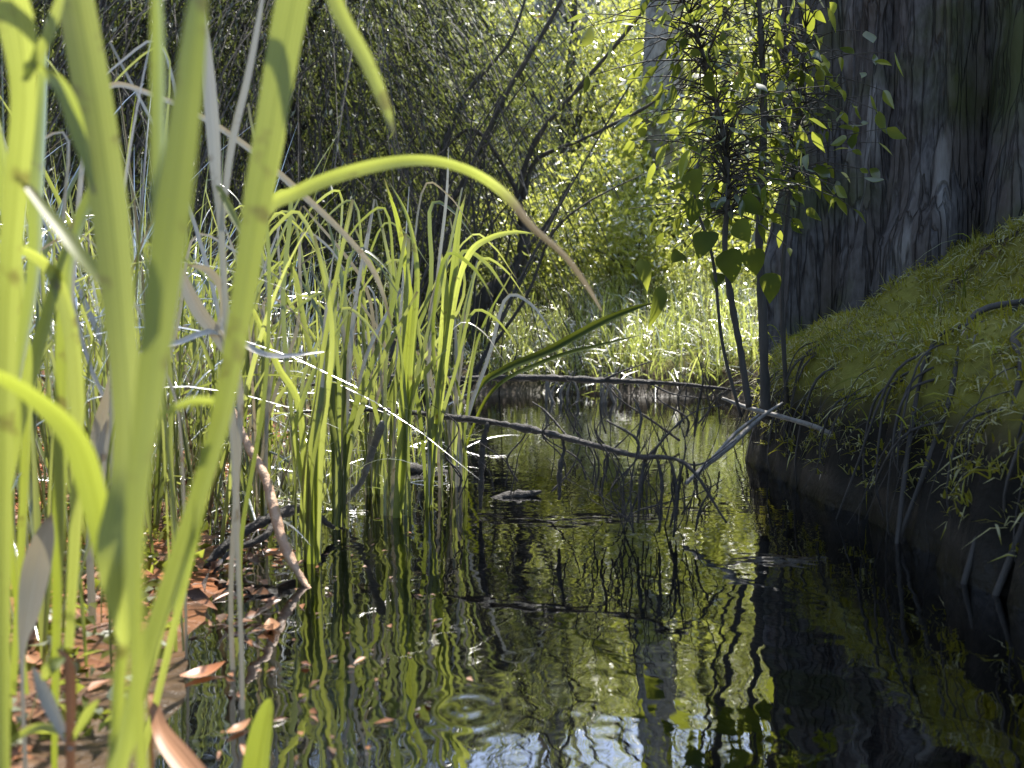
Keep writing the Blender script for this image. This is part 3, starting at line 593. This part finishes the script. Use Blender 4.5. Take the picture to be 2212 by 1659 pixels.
MG = 'reeds standing in the shallow water'
def auto_blades(rng, x, y, Y, n, top, spread, w):
    out = []
    n = int(n * 1.7); w = w * .72
    for k in range(n):
        tx = x + rng.normal() * spread; ty = top + rng.random() * 260; bx = x + rng.normal() * 14; b = rng.normal() * spread * .35
        dY = rng.normal() * .1; hook = rng.random() < .45; dv = rng.random() < .25
        ww = w * (.6 + .6 * rng.random())
        pts = [(bx, y + 18, Y, ww * .7), (bx + (tx - bx) * .12 + b * .3, y + (ty - y) * .35, Y + dY * .4, ww), (bx + (tx - bx) * .45 + b, y + (ty - y) * .7, Y + dY * .8, ww * .9), (tx, ty, Y + dY, ww * .5)]
        if hook:
            s = np.sign(tx - bx) or 1
            pts[-1] = (tx, ty, Y + dY, ww * .8); pts += [(tx + s * 55, ty + 15, Y + dY, ww * .7), (tx + s * 105, ty + 85, Y + dY, ww * .2)]
        out.append((pts, dict(twist=(rng.normal() * .7, rng.normal() * .7), rnd=rng.random(), m=20, nx=3, mat='dry' if dv and k > 1 else 'sedge')))
    return out
ra = r(55)
plant('reed', 'thick olive stalked reed in the water below the arching leaf', 'reed', (*P(676, 1215, 1.35)[:2], 0), [
    ([(672, 1240, 1.35, 20), (680, 1050, 1.35, 20), (690, 880, 1.36, 15), (715, 740, 1.4, 12), (730, 620, 1.42, 3)], dict(twist=.3, rnd=.1)),
    ([(660, 1220, 1.36, 10), (650, 900, 1.36, 14), (600, 790, 1.34, 14), (545, 665, 1.32, 8), (530, 640, 1.3, 2)], dict(twist=.2, rnd=.9)),
    ([(690, 1215, 1.35, 10), (640, 960, 1.35, 12), (650, 880, 1.35, 11), (690, 780, 1.37, 10), (770, 650, 1.4, 2)], dict(twist=.4, rnd=.8))] + auto_blades(ra, 665, 1200, 1.36, 5, 420, 60, 15), MG)
plant('reed', 'upright reed with hooked tips left of the arching leaf', 'reed', (*P(745, 1130, 1.62)[:2], 0), auto_blades(ra, 745, 1120, 1.62, 8, 430, 70, 16), MG)
plant('reed', 'broad dark reed shoot standing in front of the two fallen branches', 'reed', (*P(862, 1110, 1.72)[:2], 0), [
    ([(858, 1130, 1.72, 20), (868, 980, 1.72, 23), (876, 800, 1.72, 20), (884, 640, 1.72, 15), (862, 490, 1.7, 11), (830, 385, 1.68, 2)], dict(twist=.3, rnd=.25)),
    ([(866, 1100, 1.72, 11), (882, 880, 1.72, 15), (893, 720, 1.7, 15), (900, 580, 1.7, 12), (880, 470, 1.7, 8), (842, 395, 1.7, 2)], dict(twist=-.4, rnd=.6)),
    ([(872, 1000, 1.72, 10), (885, 860, 1.72, 14), (930, 790, 1.7, 11), (965, 755, 1.7, 2)], dict(twist=.3, rnd=.95))] + auto_blades(ra, 860, 1110, 1.74, 5, 400, 70, 15), MG)
plant('reed', 'reed with the tallest thin stem right beside the arch of the long leaf', 'reed', (*P(935, 1090, 1.83)[:2], 0), [
    ([(925, 1090, 1.83, 12), (945, 900, 1.83, 18), (965, 760, 1.83, 20), (980, 600, 1.83, 18), (992, 480, 1.83, 11), (1006, 420, 1.83, 2)], dict(twist=.4, rnd=.4)),
    ([(930, 1090, 1.83, 7), (925, 820, 1.83, 7), (945, 600, 1.83, 7), (964, 430, 1.83, 6), (969, 318, 1.83, 2)], dict(twist=.0, rnd=1, mat='dry', label='thin dry pale stem')),
    ([(940, 1000, 1.83, 7), (952, 750, 1.83, 11), (962, 650, 1.8, 16), (958, 590, 1.8, 14), (954, 548, 1.8, 2)], dict(twist=.2, rnd=1.0)),
    ([(950, 900, 1.8, 7), (985, 640, 1.75, 10), (1015, 548, 1.7, 14), (1060, 514, 1.68, 12), (1110, 502, 1.66, 8), (1155, 505, 1.65, 2)], dict(twist=.2, rnd=1.0)),
] + auto_blades(ra, 935, 1085, 1.84, 3, 420, 55, 15), MG)
plant('reed', 'slim reed cluster rising from dark water next to the rusty mud', 'reed', (*P(560, 1120, 1.62)[:2], 0), auto_blades(ra, 570, 1120, 1.62, 9, 430, 80, 13), MG)
plant('reed', 'sparse reed cluster at the mud edge behind the tall green reed', 'reed', (*P(440, 1060, 1.95)[:2], gz(*P(440, 1060, 1.95)[:2])), auto_blades(ra, 440, 1060, 1.95, 9, 380, 90, 12), MG)
plant('reed', 'fan of fine pale crossing blades between the upright reeds', 'reed', (*P(800, 1080, 2.0)[:2], 0), auto_blades(ra, 800, 1070, 2.0, 12, 420, 120, 13), MG)
plant('reed', 'low fine reed tuft in front of the rusty mud and the black root', 'reed', (*P(520, 1090, 1.75)[:2], 0), auto_blades(ra, 520, 1090, 1.75, 10, 560, 130, 12), MG)
plant('reed', 'thin crossing reeds at the right end of the reed bed over the fallen branches', 'reed', (*P(985, 1060, 2.1)[:2], 0), auto_blades(ra, 985, 1050, 2.1, 9, 470, 90, 11), MG)
plant('reed', 'dark shaded blade slanting up to the right above the fallen branches', 'reed', (*P(1010, 1000, 2.5)[:2], 0), [
    ([(985, 1010, 2.5, 10), (1030, 850, 2.4, 20), (1090, 800, 2.3, 26), (1180, 762, 2.2, 27), (1290, 702, 2.1, 24), (1370, 667, 2.05, 14), (1415, 654, 2.0, 2)], dict(twist=(1.1, .7), rnd=.0, mat='vine_leaf')),  # shade on both blades put into the colour by a darker leaf material
    ([(990, 1010, 2.5, 8), (1060, 850, 2.4, 12), (1180, 780, 2.4, 14), (1300, 745, 2.3, 10), (1380, 725, 2.3, 2)], dict(twist=.9, rnd=.1, mat='vine_leaf'))], MG)
plant('grass_blade', 'long dry pale grass blade crossing behind the tall reed', 'grass', ground_at(230, 1300, 1.0), [
    ([(120, 1150, 1.0, 8), (150, 700, 1.0, 10), (190, 260, 1.0, 10), (240, 185, 1.0, 11), (330, 205, 1.0, 11), (440, 255, 1.0, 12), (540, 322, 1.02, 13), (640, 408, 1.04, 14), (750, 512, 1.08, 12), (812, 595, 1.12, 11), (848, 705, 1.15, 3)], dict(twist=(.4, -.3), rnd=.9, mat='dry', m=60))])
plant('dry_reed', 'pale dry reed leaf with white sheen in its colour hanging between foreground blades at the top', 'reed', ground_at(500, 1350, .8), [
    ([(520, 1350, .8, 10), (500, 900, .8, 12), (478, 500, .8, 14), (468, 395, .8, 20), (462, 300, .8, 27), (452, 170, .8, 25), (443, 40, .8, 8), (440, 0, .8, 2)], dict(twist=.2, rnd=1, mat='dry')),  # dry leaf; its white sheen is put into the pale colour
    ([(478, 500, .8, 10), (500, 320, .8, 15), (535, 170, .8, 14), (560, 40, .8, 10), (575, -60, .8, 2)], dict(twist=.3, rnd=.7, mat='dry')),
    ([(470, 400, .8, 10), (500, 460, .79, 18), (530, 520, .78, 5)], dict(twist=.3, rnd=.9))])
plant('dry_reed', 'curled white dead leaf looped behind the tall green reed', 'reed', ground_at(470, 1250, .9), [
    ([(500, 1250, .9, 12), (520, 850, .9, 16), (480, 740, .9, 28), (430, 670, .9, 34), (395, 600, .9, 24), (385, 560, .9, 4)], dict(twist=.5, rnd=.8, mat='dry')),
    ([(465, 720, .9, 10), (484, 670, .9, 16), (478, 620, .88, 18), (450, 584, .87, 16), (405, 572, .87, 3)], dict(twist=.4, rnd=1, mat='dry')),
    ([(300, 760, .9, 8), (380, 742, .9, 16), (470, 718, .9, 18), (580, 768, .95, 16), (700, 760, 1.0, 3)], dict(twist=.8, rnd=.6, mat='dry'))])
plant('dry_reed', 'two bleached crossed leaves low on the left bank', 'reed', ground_at(210, 1150, 1.0), [
    ([(195, 1160, 1.0, 16), (212, 950, 1.0, 30), (232, 850, .98, 14), (240, 800, .97, 3)], dict(twist=.2, rnd=1, mat='dry')),
    ([(205, 1150, 1.0, 14), (230, 960, 1.0, 30), (258, 880, 1.0, 22), (270, 840, 1.0, 4)], dict(twist=.5, rnd=.7, mat='dry'))])
rx_ = r(58); bl = []
for k in range(16):
    x0 = rx_.uniform(-40, 560); y0 = rx_.uniform(950, 1180); x1 = x0 + rx_.normal() * 170; y1 = rx_.uniform(60, 620); d = rx_.uniform(.85, 1.5); w = rx_.uniform(5, 11); bw = rx_.normal() * 50
    p_ = [(x0, y0, d, w), (x0 * .65 + x1 * .35 + bw, y0 * .65 + y1 * .35, d, w), (x0 * .3 + x1 * .7 + bw, y0 * .3 + y1 * .7, d, w * .9), (x1, y1, d, w * .6)]
    if k % 3: s_ = 1 if rx_.random() < .6 else -1; p_ += [(x1 + s_ * 90, y1 + 30, d, w * .7), (x1 + s_ * 190, y1 + 150 * rx_.random() + 60, d, 2)]
    bl.append((p_, dict(rooted=True, twist=(rx_.normal() * .6, rx_.normal() * .6), rnd=rx_.random(), mat='dry' if k % 2 else 'sedge', nx=3, m=24)))
plant('dry_reed', 'loose tangle of thin pale stalks bent over behind the foreground reeds', 'reed', ground_at(260, 1080, 1.15), bl)
plant('dead_leaf', 'white dead leaf standing in the brown litter at the lower left', 'leaf', ground_at(60, 1450, .62), [
    ([(48, 1430, .62, 10), (62, 1330, .62, 40), (80, 1230, .62, 56), (98, 1160, .61, 42), (112, 1110, .6, 6)], dict(twist=.25, rnd=1.0, mat='dry'))])
plant('dead_leaf', 'brown and white dead leaf lying at the bottom edge beside the reed base', 'leaf', ground_at(390, 1640, .62), [
    ([(325, 1500, .66, 10), (345, 1575, .64, 34), (390, 1640, .62, 50), (450, 1710, .60, 46), (500, 1760, .58, 10)], dict(twist=.3, rnd=.4, mat='brown_leaf'))])
plant('reed', 'short upright green leaf tip poking from the water at the bottom edge', 'reed', (*P(560, 1800, .66)[:2], 0), [
    ([(548, 1830, .66, 50), (556, 1680, .66, 64), (568, 1590, .66, 56), (580, 1530, .66, 34), (586, 1506, .66, 6)], dict(twist=.5, rnd=.05, fold=.2))])
plant('weed', 'forked pale weed in the lower left corner', 'weed', ground_at(160, 1750, .55), [
    ([(150, 1850, .55, 16), (152, 1600, .55, 18), (150, 1450, .55, 22), (125, 1400, .55, 5)], dict(rnd=.2, mat='brown_leaf')),
    ([(155, 1620, .55, 8), (110, 1530, .55, 26), (88, 1480, .55, 22), (70, 1440, .55, 4)], dict(rnd=.9, mat='dry')),
    ([(155, 1600, .55, 8), (190, 1540, .55, 20), (215, 1510, .55, 4)], dict(rnd=.7)),
    ([(150, 1590, .55, 8), (90, 1570, .55, 16), (40, 1590, .55, 16), (10, 1620, .55, 4)], dict(rnd=.7)),
    ([(140, 1420, .55, 8), (110, 1440, .54, 30), (90, 1470, .54, 4)], dict(rnd=.9))])

# ------------------------------------------------------------------ fallen branches, sticks and stalks
def branch(name, label, cat, pts, mat, rng, group=None, twigs=(), rough=.06, base=None):
    """pts are (px, py, depth, thickness px); twigs are side branches given the same way"""
    c = np.array([P(a, b, d) for a, b, d, w in pts]); rad = [w * d / F / 2 for a, b, d, w in pts]
    mb = MB(); tube(mb, c, rad, 9, m=10 * len(pts), rough=rough, rng=rng)
    if twigs:
        root = empty(name, c[0], label, cat, group); mb.build('stem', M[mat], root)
        for t in twigs:
            tb = MB(); tube(tb, [P(a, b, d) for a, b, d, w in t], [w * d / F / 2 for a, b, d, w in t], 6, m=6 * len(t), rough=rough, rng=rng); tb.build('twig', M[mat], root)
        return root
    return tag(mb.build(name, M[mat], local=c[0]), label, cat, group)
rb = r(77)
def tangle(rng, n, x0, x1, y0, y1, Y):
    out = []
    for k in range(n):
        x = rng.uniform(x0, x1); up = rng.random() < .6; yb = y1 - 60 * rng.random(); L_ = (y1 - y0) * (.35 + .6 * rng.random()); sx = rng.normal() * (26 if up else 90); w = 2.2 + 3.6 * rng.random() ** 2; d = Y + rng.normal() * .06
        out.append([(x, yb, d, w), (x + sx * .3 + rng.normal() * 16, yb - L_ * .35, d, w * .9), (x + sx * .75 + rng.normal() * 16, yb - L_ * .7, d, w * .7), (x + sx + rng.normal() * 8, yb - L_, d, w * .3)])
    return out
FB = 'fallen branches over the creek'
branch('fallen_branch', 'upper long dark branch lying level across the creek', 'branch', [(640, 835, 3.0, 8), (830, 816, 2.95, 10), (960, 818, 2.9, 12), (1150, 816, 2.9, 14), (1300, 822, 2.9, 13), (1400, 826, 2.9, 11), (1490, 832, 2.9, 8), (1640, 850, 2.9, 5)], 'wet_wood', rb, FB, rough=.13,
       twigs=[[(1300, 822, 2.9, 6), (1350, 800, 2.88, 4), (1410, 780, 2.86, 2)], [(1080, 817, 2.9, 5), (1110, 780, 2.9, 4), (1120, 740, 2.9, 2)], [(1400, 826, 2.9, 5), (1450, 850, 2.85, 4), (1510, 860, 2.8, 2)]] + tangle(rb, 16, 1180, 1560, 740, 960, 2.9))
branch('fallen_branch', 'lower dark branch sloping down to the right across the creek', 'branch', [(640, 890, 1.95, 7), (780, 886, 1.92, 8), (880, 890, 1.88, 11), (960, 900, 1.84, 13), (1080, 915, 1.76, 14), (1200, 940, 1.68, 14), (1300, 966, 1.6, 13), (1380, 986, 1.54, 11), (1480, 1002, 1.46, 8), (1570, 1130, 1.42, 4)], 'wet_wood', rb, FB, rough=.13,
       twigs=[[(1055, 912, 1.77, 9), (1044, 960, 1.77, 14), (1040, 1030, 1.76, 15), (1038, 1100, 1.75, 9)], [(1215, 944, 1.67, 9), (1218, 975, 1.67, 8), (1210, 1010, 1.66, 11), (1208, 1080, 1.66, 7)], [(1310, 968, 1.6, 7), (1312, 1000, 1.6, 6), (1300, 1060, 1.6, 5), (1310, 1110, 1.6, 2)],
              [(1230, 948, 1.68, 5), (1180, 890, 1.75, 5), (1150, 868, 1.8, 2)], [(1380, 985, 1.54, 6), (1372, 945, 1.56, 7), (1310, 908, 1.6, 4)], [(1375, 950, 1.56, 5), (1385, 900, 1.58, 5), (1370, 860, 1.6, 2)],
              [(1395, 988, 1.54, 9), (1385, 1040, 1.52, 9), (1378, 1130, 1.52, 6)], [(1420, 992, 1.52, 7), (1430, 1050, 1.5, 7), (1424, 1150, 1.5, 5)], [(1450, 998, 1.5, 6), (1462, 1060, 1.48, 6), (1455, 1160, 1.48, 4)],
              [(1400, 988, 1.54, 5), (1450, 930, 1.56, 5), (1500, 890, 1.58, 3), (1560, 875, 1.6, 2)], [(1480, 1002, 1.46, 5), (1520, 1000, 1.5, 4), (1590, 950, 1.55, 2)]] + tangle(rb, 40, 1320, 1520, 860, 1160, 1.55) + tangle(rb, 20, 960, 1330, 870, 1090, 1.7))
branch('stick', 'pale forked stick leaning from the water up to the right bank', 'stick', [(1480, 1045, 1.75, 8), (1520, 1010, 1.78, 12), (1580, 960, 1.82, 13), (1640, 905, 1.9, 9), (1690, 870, 1.95, 5)], 'pale_wood', rb, twigs=[[(1530, 1000, 1.78, 7), (1590, 935, 1.85, 8), (1640, 895, 1.9, 4)]])
branch('stick', 'long thin grey stick lying down the mossy bank', 'stick', [(1560, 860, 2.2, 6), (1620, 882, 2.15, 10), (1760, 922, 2.0, 11), (1880, 980, 1.85, 12), (1930, 1010, 1.8, 9), (2060, 1090, 1.65, 5)], 'pale_wood', rb)
branch('dead_stalk', 'peeled pinkish dead stalk leaning into the water at the left', 'stalk', [(500, 880, 1.42, 12), (535, 960, 1.38, 17), (572, 1030, 1.34, 20), (592, 1100, 1.3, 22), (615, 1180, 1.26, 22), (655, 1255, 1.23, 14), (680, 1285, 1.2, 8)], 'pink_wood', rb)
branch('dead_stalk', 'bent olive stalk standing crooked in the water in front of the fallen branches', 'stalk', [(720, 1125, 1.75, 10), (742, 1085, 1.74, 14), (780, 1042, 1.72, 13), (806, 970, 1.7, 15), (820, 930, 1.68, 18), (826, 910, 1.67, 8)], 'pale_wood', rb)
branch('root', 'black wet root arching out of the water beside the mud', 'root', [(430, 1245, 1.30, 16), (470, 1195, 1.32, 20), (530, 1148, 1.36, 22), (600, 1112, 1.42, 24), (660, 1100, 1.5, 20), (720, 1140, 1.55, 10)], 'wet_wood', rb, twigs=[[(600, 1112, 1.42, 14), (570, 1160, 1.36, 16), (500, 1190, 1.32, 12), (460, 1240, 1.28, 8)]])
branch('log', 'short black waterlogged wood piece floating behind the broad dark reed', 'log', [(860, 1010, 2.4, 20), (900, 1018, 2.38, 34), (960, 1026, 2.36, 26), (1000, 1030, 2.34, 6)], 'wet_wood', rb)
branch('log', 'dark snag breaking the surface below the lower branch', 'log', [(1050, 1085, 1.95, 10), (1095, 1075, 1.97, 26), (1140, 1068, 1.98, 18), (1170, 1062, 1.98, 6)], 'wet_wood', rb)
for k, (a, b, lab) in enumerate([(1290, 1340, 'pale bare stems at the far water edge below the upper branch'), (1180, 1240, 'small pale stems at the far bank left of the taller ones')]):
    root = empty('bare_shrub', P((a + b) / 2, 865, 5.4), lab, 'shrub')
    for q in range(7):
        x0 = a + (b - a) * q / 6 + rb.normal() * 6; tb = MB(); Yq = 5.4 + rb.normal() * .15
        tube(tb, [P(x0, 885, Yq), P(x0 + rb.normal() * 8, 850, Yq), P(x0 + rb.normal() * 16, 790 + 40 * rb.random(), Yq)], [.012, .010, .004], 6, rough=.05, rng=rb); tb.build('stem', M['pale_wood'], root)
def thicket(label, x0, x1, Y, n, rng):
    root = empty('bare_shrub', P((x0 + x1) / 2, 860, Y), label, 'shrub', 'thickets of thin dark stems')
    for k in range(n):
        x = rng.uniform(x0, x1); d = Y + rng.normal() * .3; b = P(x, 800, d); b[2] = gz(b[0], b[1]) - .03; h = rng.uniform(1.2, 3.0); ln = rng.normal() * .25 + .18
        p_ = [b, b + [ln * h * .3 + rng.normal() * .05, rng.normal() * .05, h * .35], b + [ln * h * .6 + rng.normal() * .09, 0, h * .7], b + [ln * h * 1.1 + rng.normal() * .12, 0, h]]
        tb = MB(); tube(tb, p_, np.array([.012, .010, .007, .002]) * rng.uniform(.5, 1.5), 5, m=16, rough=.1, rng=rng)
        for q in range(3):
            f = rng.uniform(.3, .9); s0 = catmull(np.array(p_), 20)[int(f * 19)]; e = s0 + [rng.normal() * .3, rng.normal() * .1, .15 + .4 * rng.random()]
            tube(tb, [s0, (s0 + e) / 2 + [0, 0, -.04], e], [.004, .003, .001], 4, m=7)
        tb.build('stem', M['bark_dark'], root)
thicket('thicket of thin dark stems below the arching leaf on the far left shore', 560, 860, 6.3, 34, rb)
thicket('thicket of thin dark stems around the foot of the crooked leaning tree', 860, 1090, 6.6, 26, rb)
thicket('thicket of thin dark stems behind the sedge at the far left', 150, 560, 6.0, 34, rb)
fl_ = MB(); rq = r(95); n = 260; y = .7 + 4.5 * rq.random(n) ** 1.4; x = xL(y) + .05 + np.abs(rq.normal(size=n)) * .13 * (1 + .25 * y)
leaves(fl_, np.stack([x, y, np.full(n, .003)], 1), rq.normal(size=(n, 3)) * [1, 1, .03], .006 + .018 * rq.random(n) ** 2, .004 + .006 * rq.random(n), rq, flat=np.array([0, 0, 1.]))
tag(fl_.build('floating_debris', M['litter']), 'small bits of leaf and reed floating near the left shore', 'debris', kind='stuff')
# ------------------------------------------------------------------ saplings with big leaves beside the great trunk
def sapling(label, stems, nleaf, size, rng, yr, mat='vine_leaf', xr=90):
    b = P(*stems[0][0][:3]); b[2] = gz(b[0], b[1]); root = empty('sapling', b, label, 'sapling', 'saplings beside the great trunk')
    allp = []
    for s in stems:
        c = [P(*p[:3]) for p in s]; mb = MB(); tube(mb, c, [p[3] * p[2] / F / 2 * .72 for p in s], 8, m=8 * len(s), rough=.07, rng=rng); mb.build('stem', M['bark_dark'], root)
        allp.append(catmull(np.array([[p[0], p[1], p[2]] for p in s], float), 40))
    allp = np.vstack(allp); allp = allp[(allp[:, 1] > yr[0]) & (allp[:, 1] < yr[1])]
    lm = MB(); tw = MB(); k = rng.integers(0, len(allp), nleaf)
    st = np.array([P(*allp[i]) for i in k]); off = rng.normal(size=(nleaf, 3)) * [xr * 1.5 / F, .10, .06]
    e = st + off; ld = nrm(off) * .6 + rng.normal(size=(nleaf, 3)) * .5 + [0, 0, -.7]
    for p_, d_ in zip(e, nrm(ld)):
        L_ = size[0] * (.5 + .8 * rng.random()); w_ = size[1] * L_ / size[0] * (.75 + .5 * rng.random()); tt_ = np.linspace(0, 1, 6)
        ribbon(lm, p_ + d_ * (tt_[:, None] * L_) + np.array([0, 0, -1.]) * (tt_ ** 2 * L_ * .35 * rng.random())[:, None] + rng.normal(size=3) * (np.sin(tt_ * 3) * L_ * .07)[:, None],
               w_ * np.array([.10, .75, 1, .85, .5, .03]), face=rng.normal(size=3), fold=.16, nx=3, m=8, rnd=rng.random())
    lm.build('foliage', M[mat], root)
    for a, c in zip(st, e): tube(tw, [a, (a + c) / 2 + [0, 0, .02], c], [.0025, .002, .001], 4, m=5)
    tw.build('twigs', M['bark_dark'], root)
    return root
rs = r(91)
sapling('thicker dark sapling stem against the great trunk', [[(1655, 905, 2.25, 30), (1648, 700, 2.25, 26), (1640, 500, 2.25, 24), (1650, 250, 2.25, 20), (1640, 0, 2.25, 16), (1630, -200, 2.25, 8)], [(1700, 880, 2.3, 14), (1690, 600, 2.3, 12), (1720, 300, 2.3, 12), (1740, 60, 2.3, 10)]], 330, (.055, .025), rs, (-200, 430), xr=120)
sapling('slim leaning sapling left of the thicker stem', [[(1618, 880, 2.05, 20), (1600, 760, 2.05, 20), (1580, 650, 2.05, 20), (1566, 540, 2.05, 17), (1572, 400, 2.05, 16), (1560, 280, 2.05, 14), (1520, 120, 2.05, 10), (1470, -20, 2.05, 6)]], 330, (.05, .023), rs, (-100, 470), xr=120)

def big_leaf(mb, px, py, Y, L, w, ang, rng, pitch=.2):
    """heart shaped leaf hanging at a point: a small curved sheet"""
    c = P(px, py, Y); d = np.array([math.sin(ang), 0.2 * rng.normal(), -math.cos(ang)]); d /= np.linalg.norm(d)
    t = np.linspace(0, 1, 9); wid = w * np.interp(t, [0, .12, .3, .6, .85, 1], [.25, .85, 1, .72, .28, .02])
    L = L * .8; wid = wid * .8; pts = c + d * (t[:, None] * L) + np.array([0, -1, 0]) * (np.sin(t * 2.6) * pitch * L)[:, None]
    ribbon(mb, pts, wid, twist=rng.normal() * .5, fold=.12, nx=5, m=14, rnd=rng.random())
vine = empty('vine', P(1580, 880, 1.95), 'vine with large dark heart shaped leaves climbing the slim sapling', 'vine')
tb = MB(); tube(tb, [P(1600, 900, 2.0), P(1560, 740, 1.97), P(1540, 560, 1.95), P(1500, 420, 1.95), P(1520, 300, 1.96)], [.005, .004, .004, .003, .002], 6, rough=.05, rng=rs); tb.build('stem', M['bark_dark'], vine)
for (a, b, L_, w_, an) in [(1490, 370, .085, .07, .3), (1500, 430, .09, .06, -.1), (1400, 470, .1, .055, .1), (1385, 560, .11, .05, .15), (1530, 500, .1, .085, -.4), (1570, 540, .11, .09, .2), (1590, 480, .08, .07, .5), (1550, 590, .06, .05, -.3), (1600, 430, .09, .06, .8), (1430, 620, .15, .05, -.35), (1470, 545, .06, .05, -.8), (1620, 540, .09, .08, .3), (1660, 590, .1, .07, .1)]:
    lm = MB(); big_leaf(lm, a, b, 1.9 + rs.random() * .1, L_, w_, an, rs); lm.build('leaf', M['vine_leaf'], vine)

# ------------------------------------------------------------------ dead leaves
def dead_leaf(label, px, py, Y, L_, mat, rng, group, ang=None, z=None):
    c = P(px, py, Y)
    if z is not None: c[2] = z
    a = rng.random() * 6.28 if ang is None else ang
    d = np.array([math.cos(a), math.sin(a), .08]); t = np.linspace(0, 1, 7); mb = MB()
    pts = c + d * ((t - .5)[:, None] * L_) + np.array([0, 0, 1.]) * (np.abs(t - .5) ** 2 * L_ * .5 + .004)[:, None]
    ribbon(mb, pts, L_ * .5 * np.interp(t, [0, .2, .5, .8, 1], [.12, .7, 1, .6, .03]), face=(0, -.3, 1), fold=.15, m=12, rnd=rng.random())
    return tag(mb.build('dead_leaf', M[mat], local=c), label, 'leaf', group)
rd = r(63)
DG = 'fallen leaves on the rusty mud'
for k in range(170):
    y = .55 + rd.random() ** 1.2 * 2.5; x = float(xL(np.array([y]))[0]) + .14 - rd.random() * (.75 + .1 * y)
    z = max(gz(x, y), 0.0) + .002
    mb = MB(); L_ = .03 + .03 * rd.random(); a = rd.random() * 6.28; d = np.array([math.cos(a), math.sin(a), .05]); t = np.linspace(0, 1, 7)
    pts = np.array([x, y, z]) + d * ((t - .5)[:, None] * L_) + np.array([0, 0, 1.]) * ((t - .5) ** 2 * L_ * .5)[:, None]
    ribbon(mb, pts, L_ * .45 * np.interp(t, [0, .2, .5, .8, 1], [.12, .7, 1, .6, .03]), face=(0, -.2, 1), fold=.15, m=9, rnd=rd.random())
    tag(mb.build('dead_leaf', M['brown_leaf' if k % 3 else 'orange_leaf'], local=(x, y, z)), 'small orange brown dead leaf lying on the wet mud by the left shore', 'leaf', DG)


dead_leaf('orange leaf caught in the hanging twigs of the dark weeping tree', 765, 335, 7.3, .10, 'orange_leaf', rd, 'orange leaves caught in twigs')
dead_leaf('orange leaf caught high in the twigs at the top middle of the photo', 1165, 38, 6.7, .09, 'orange_leaf', rd, 'orange leaves caught in twigs')
dead_leaf('orange leaf hanging among the sapling leaves at the upper right', 1592, 165, 2.02, .03, 'orange_leaf', rd, 'orange leaves caught in twigs')
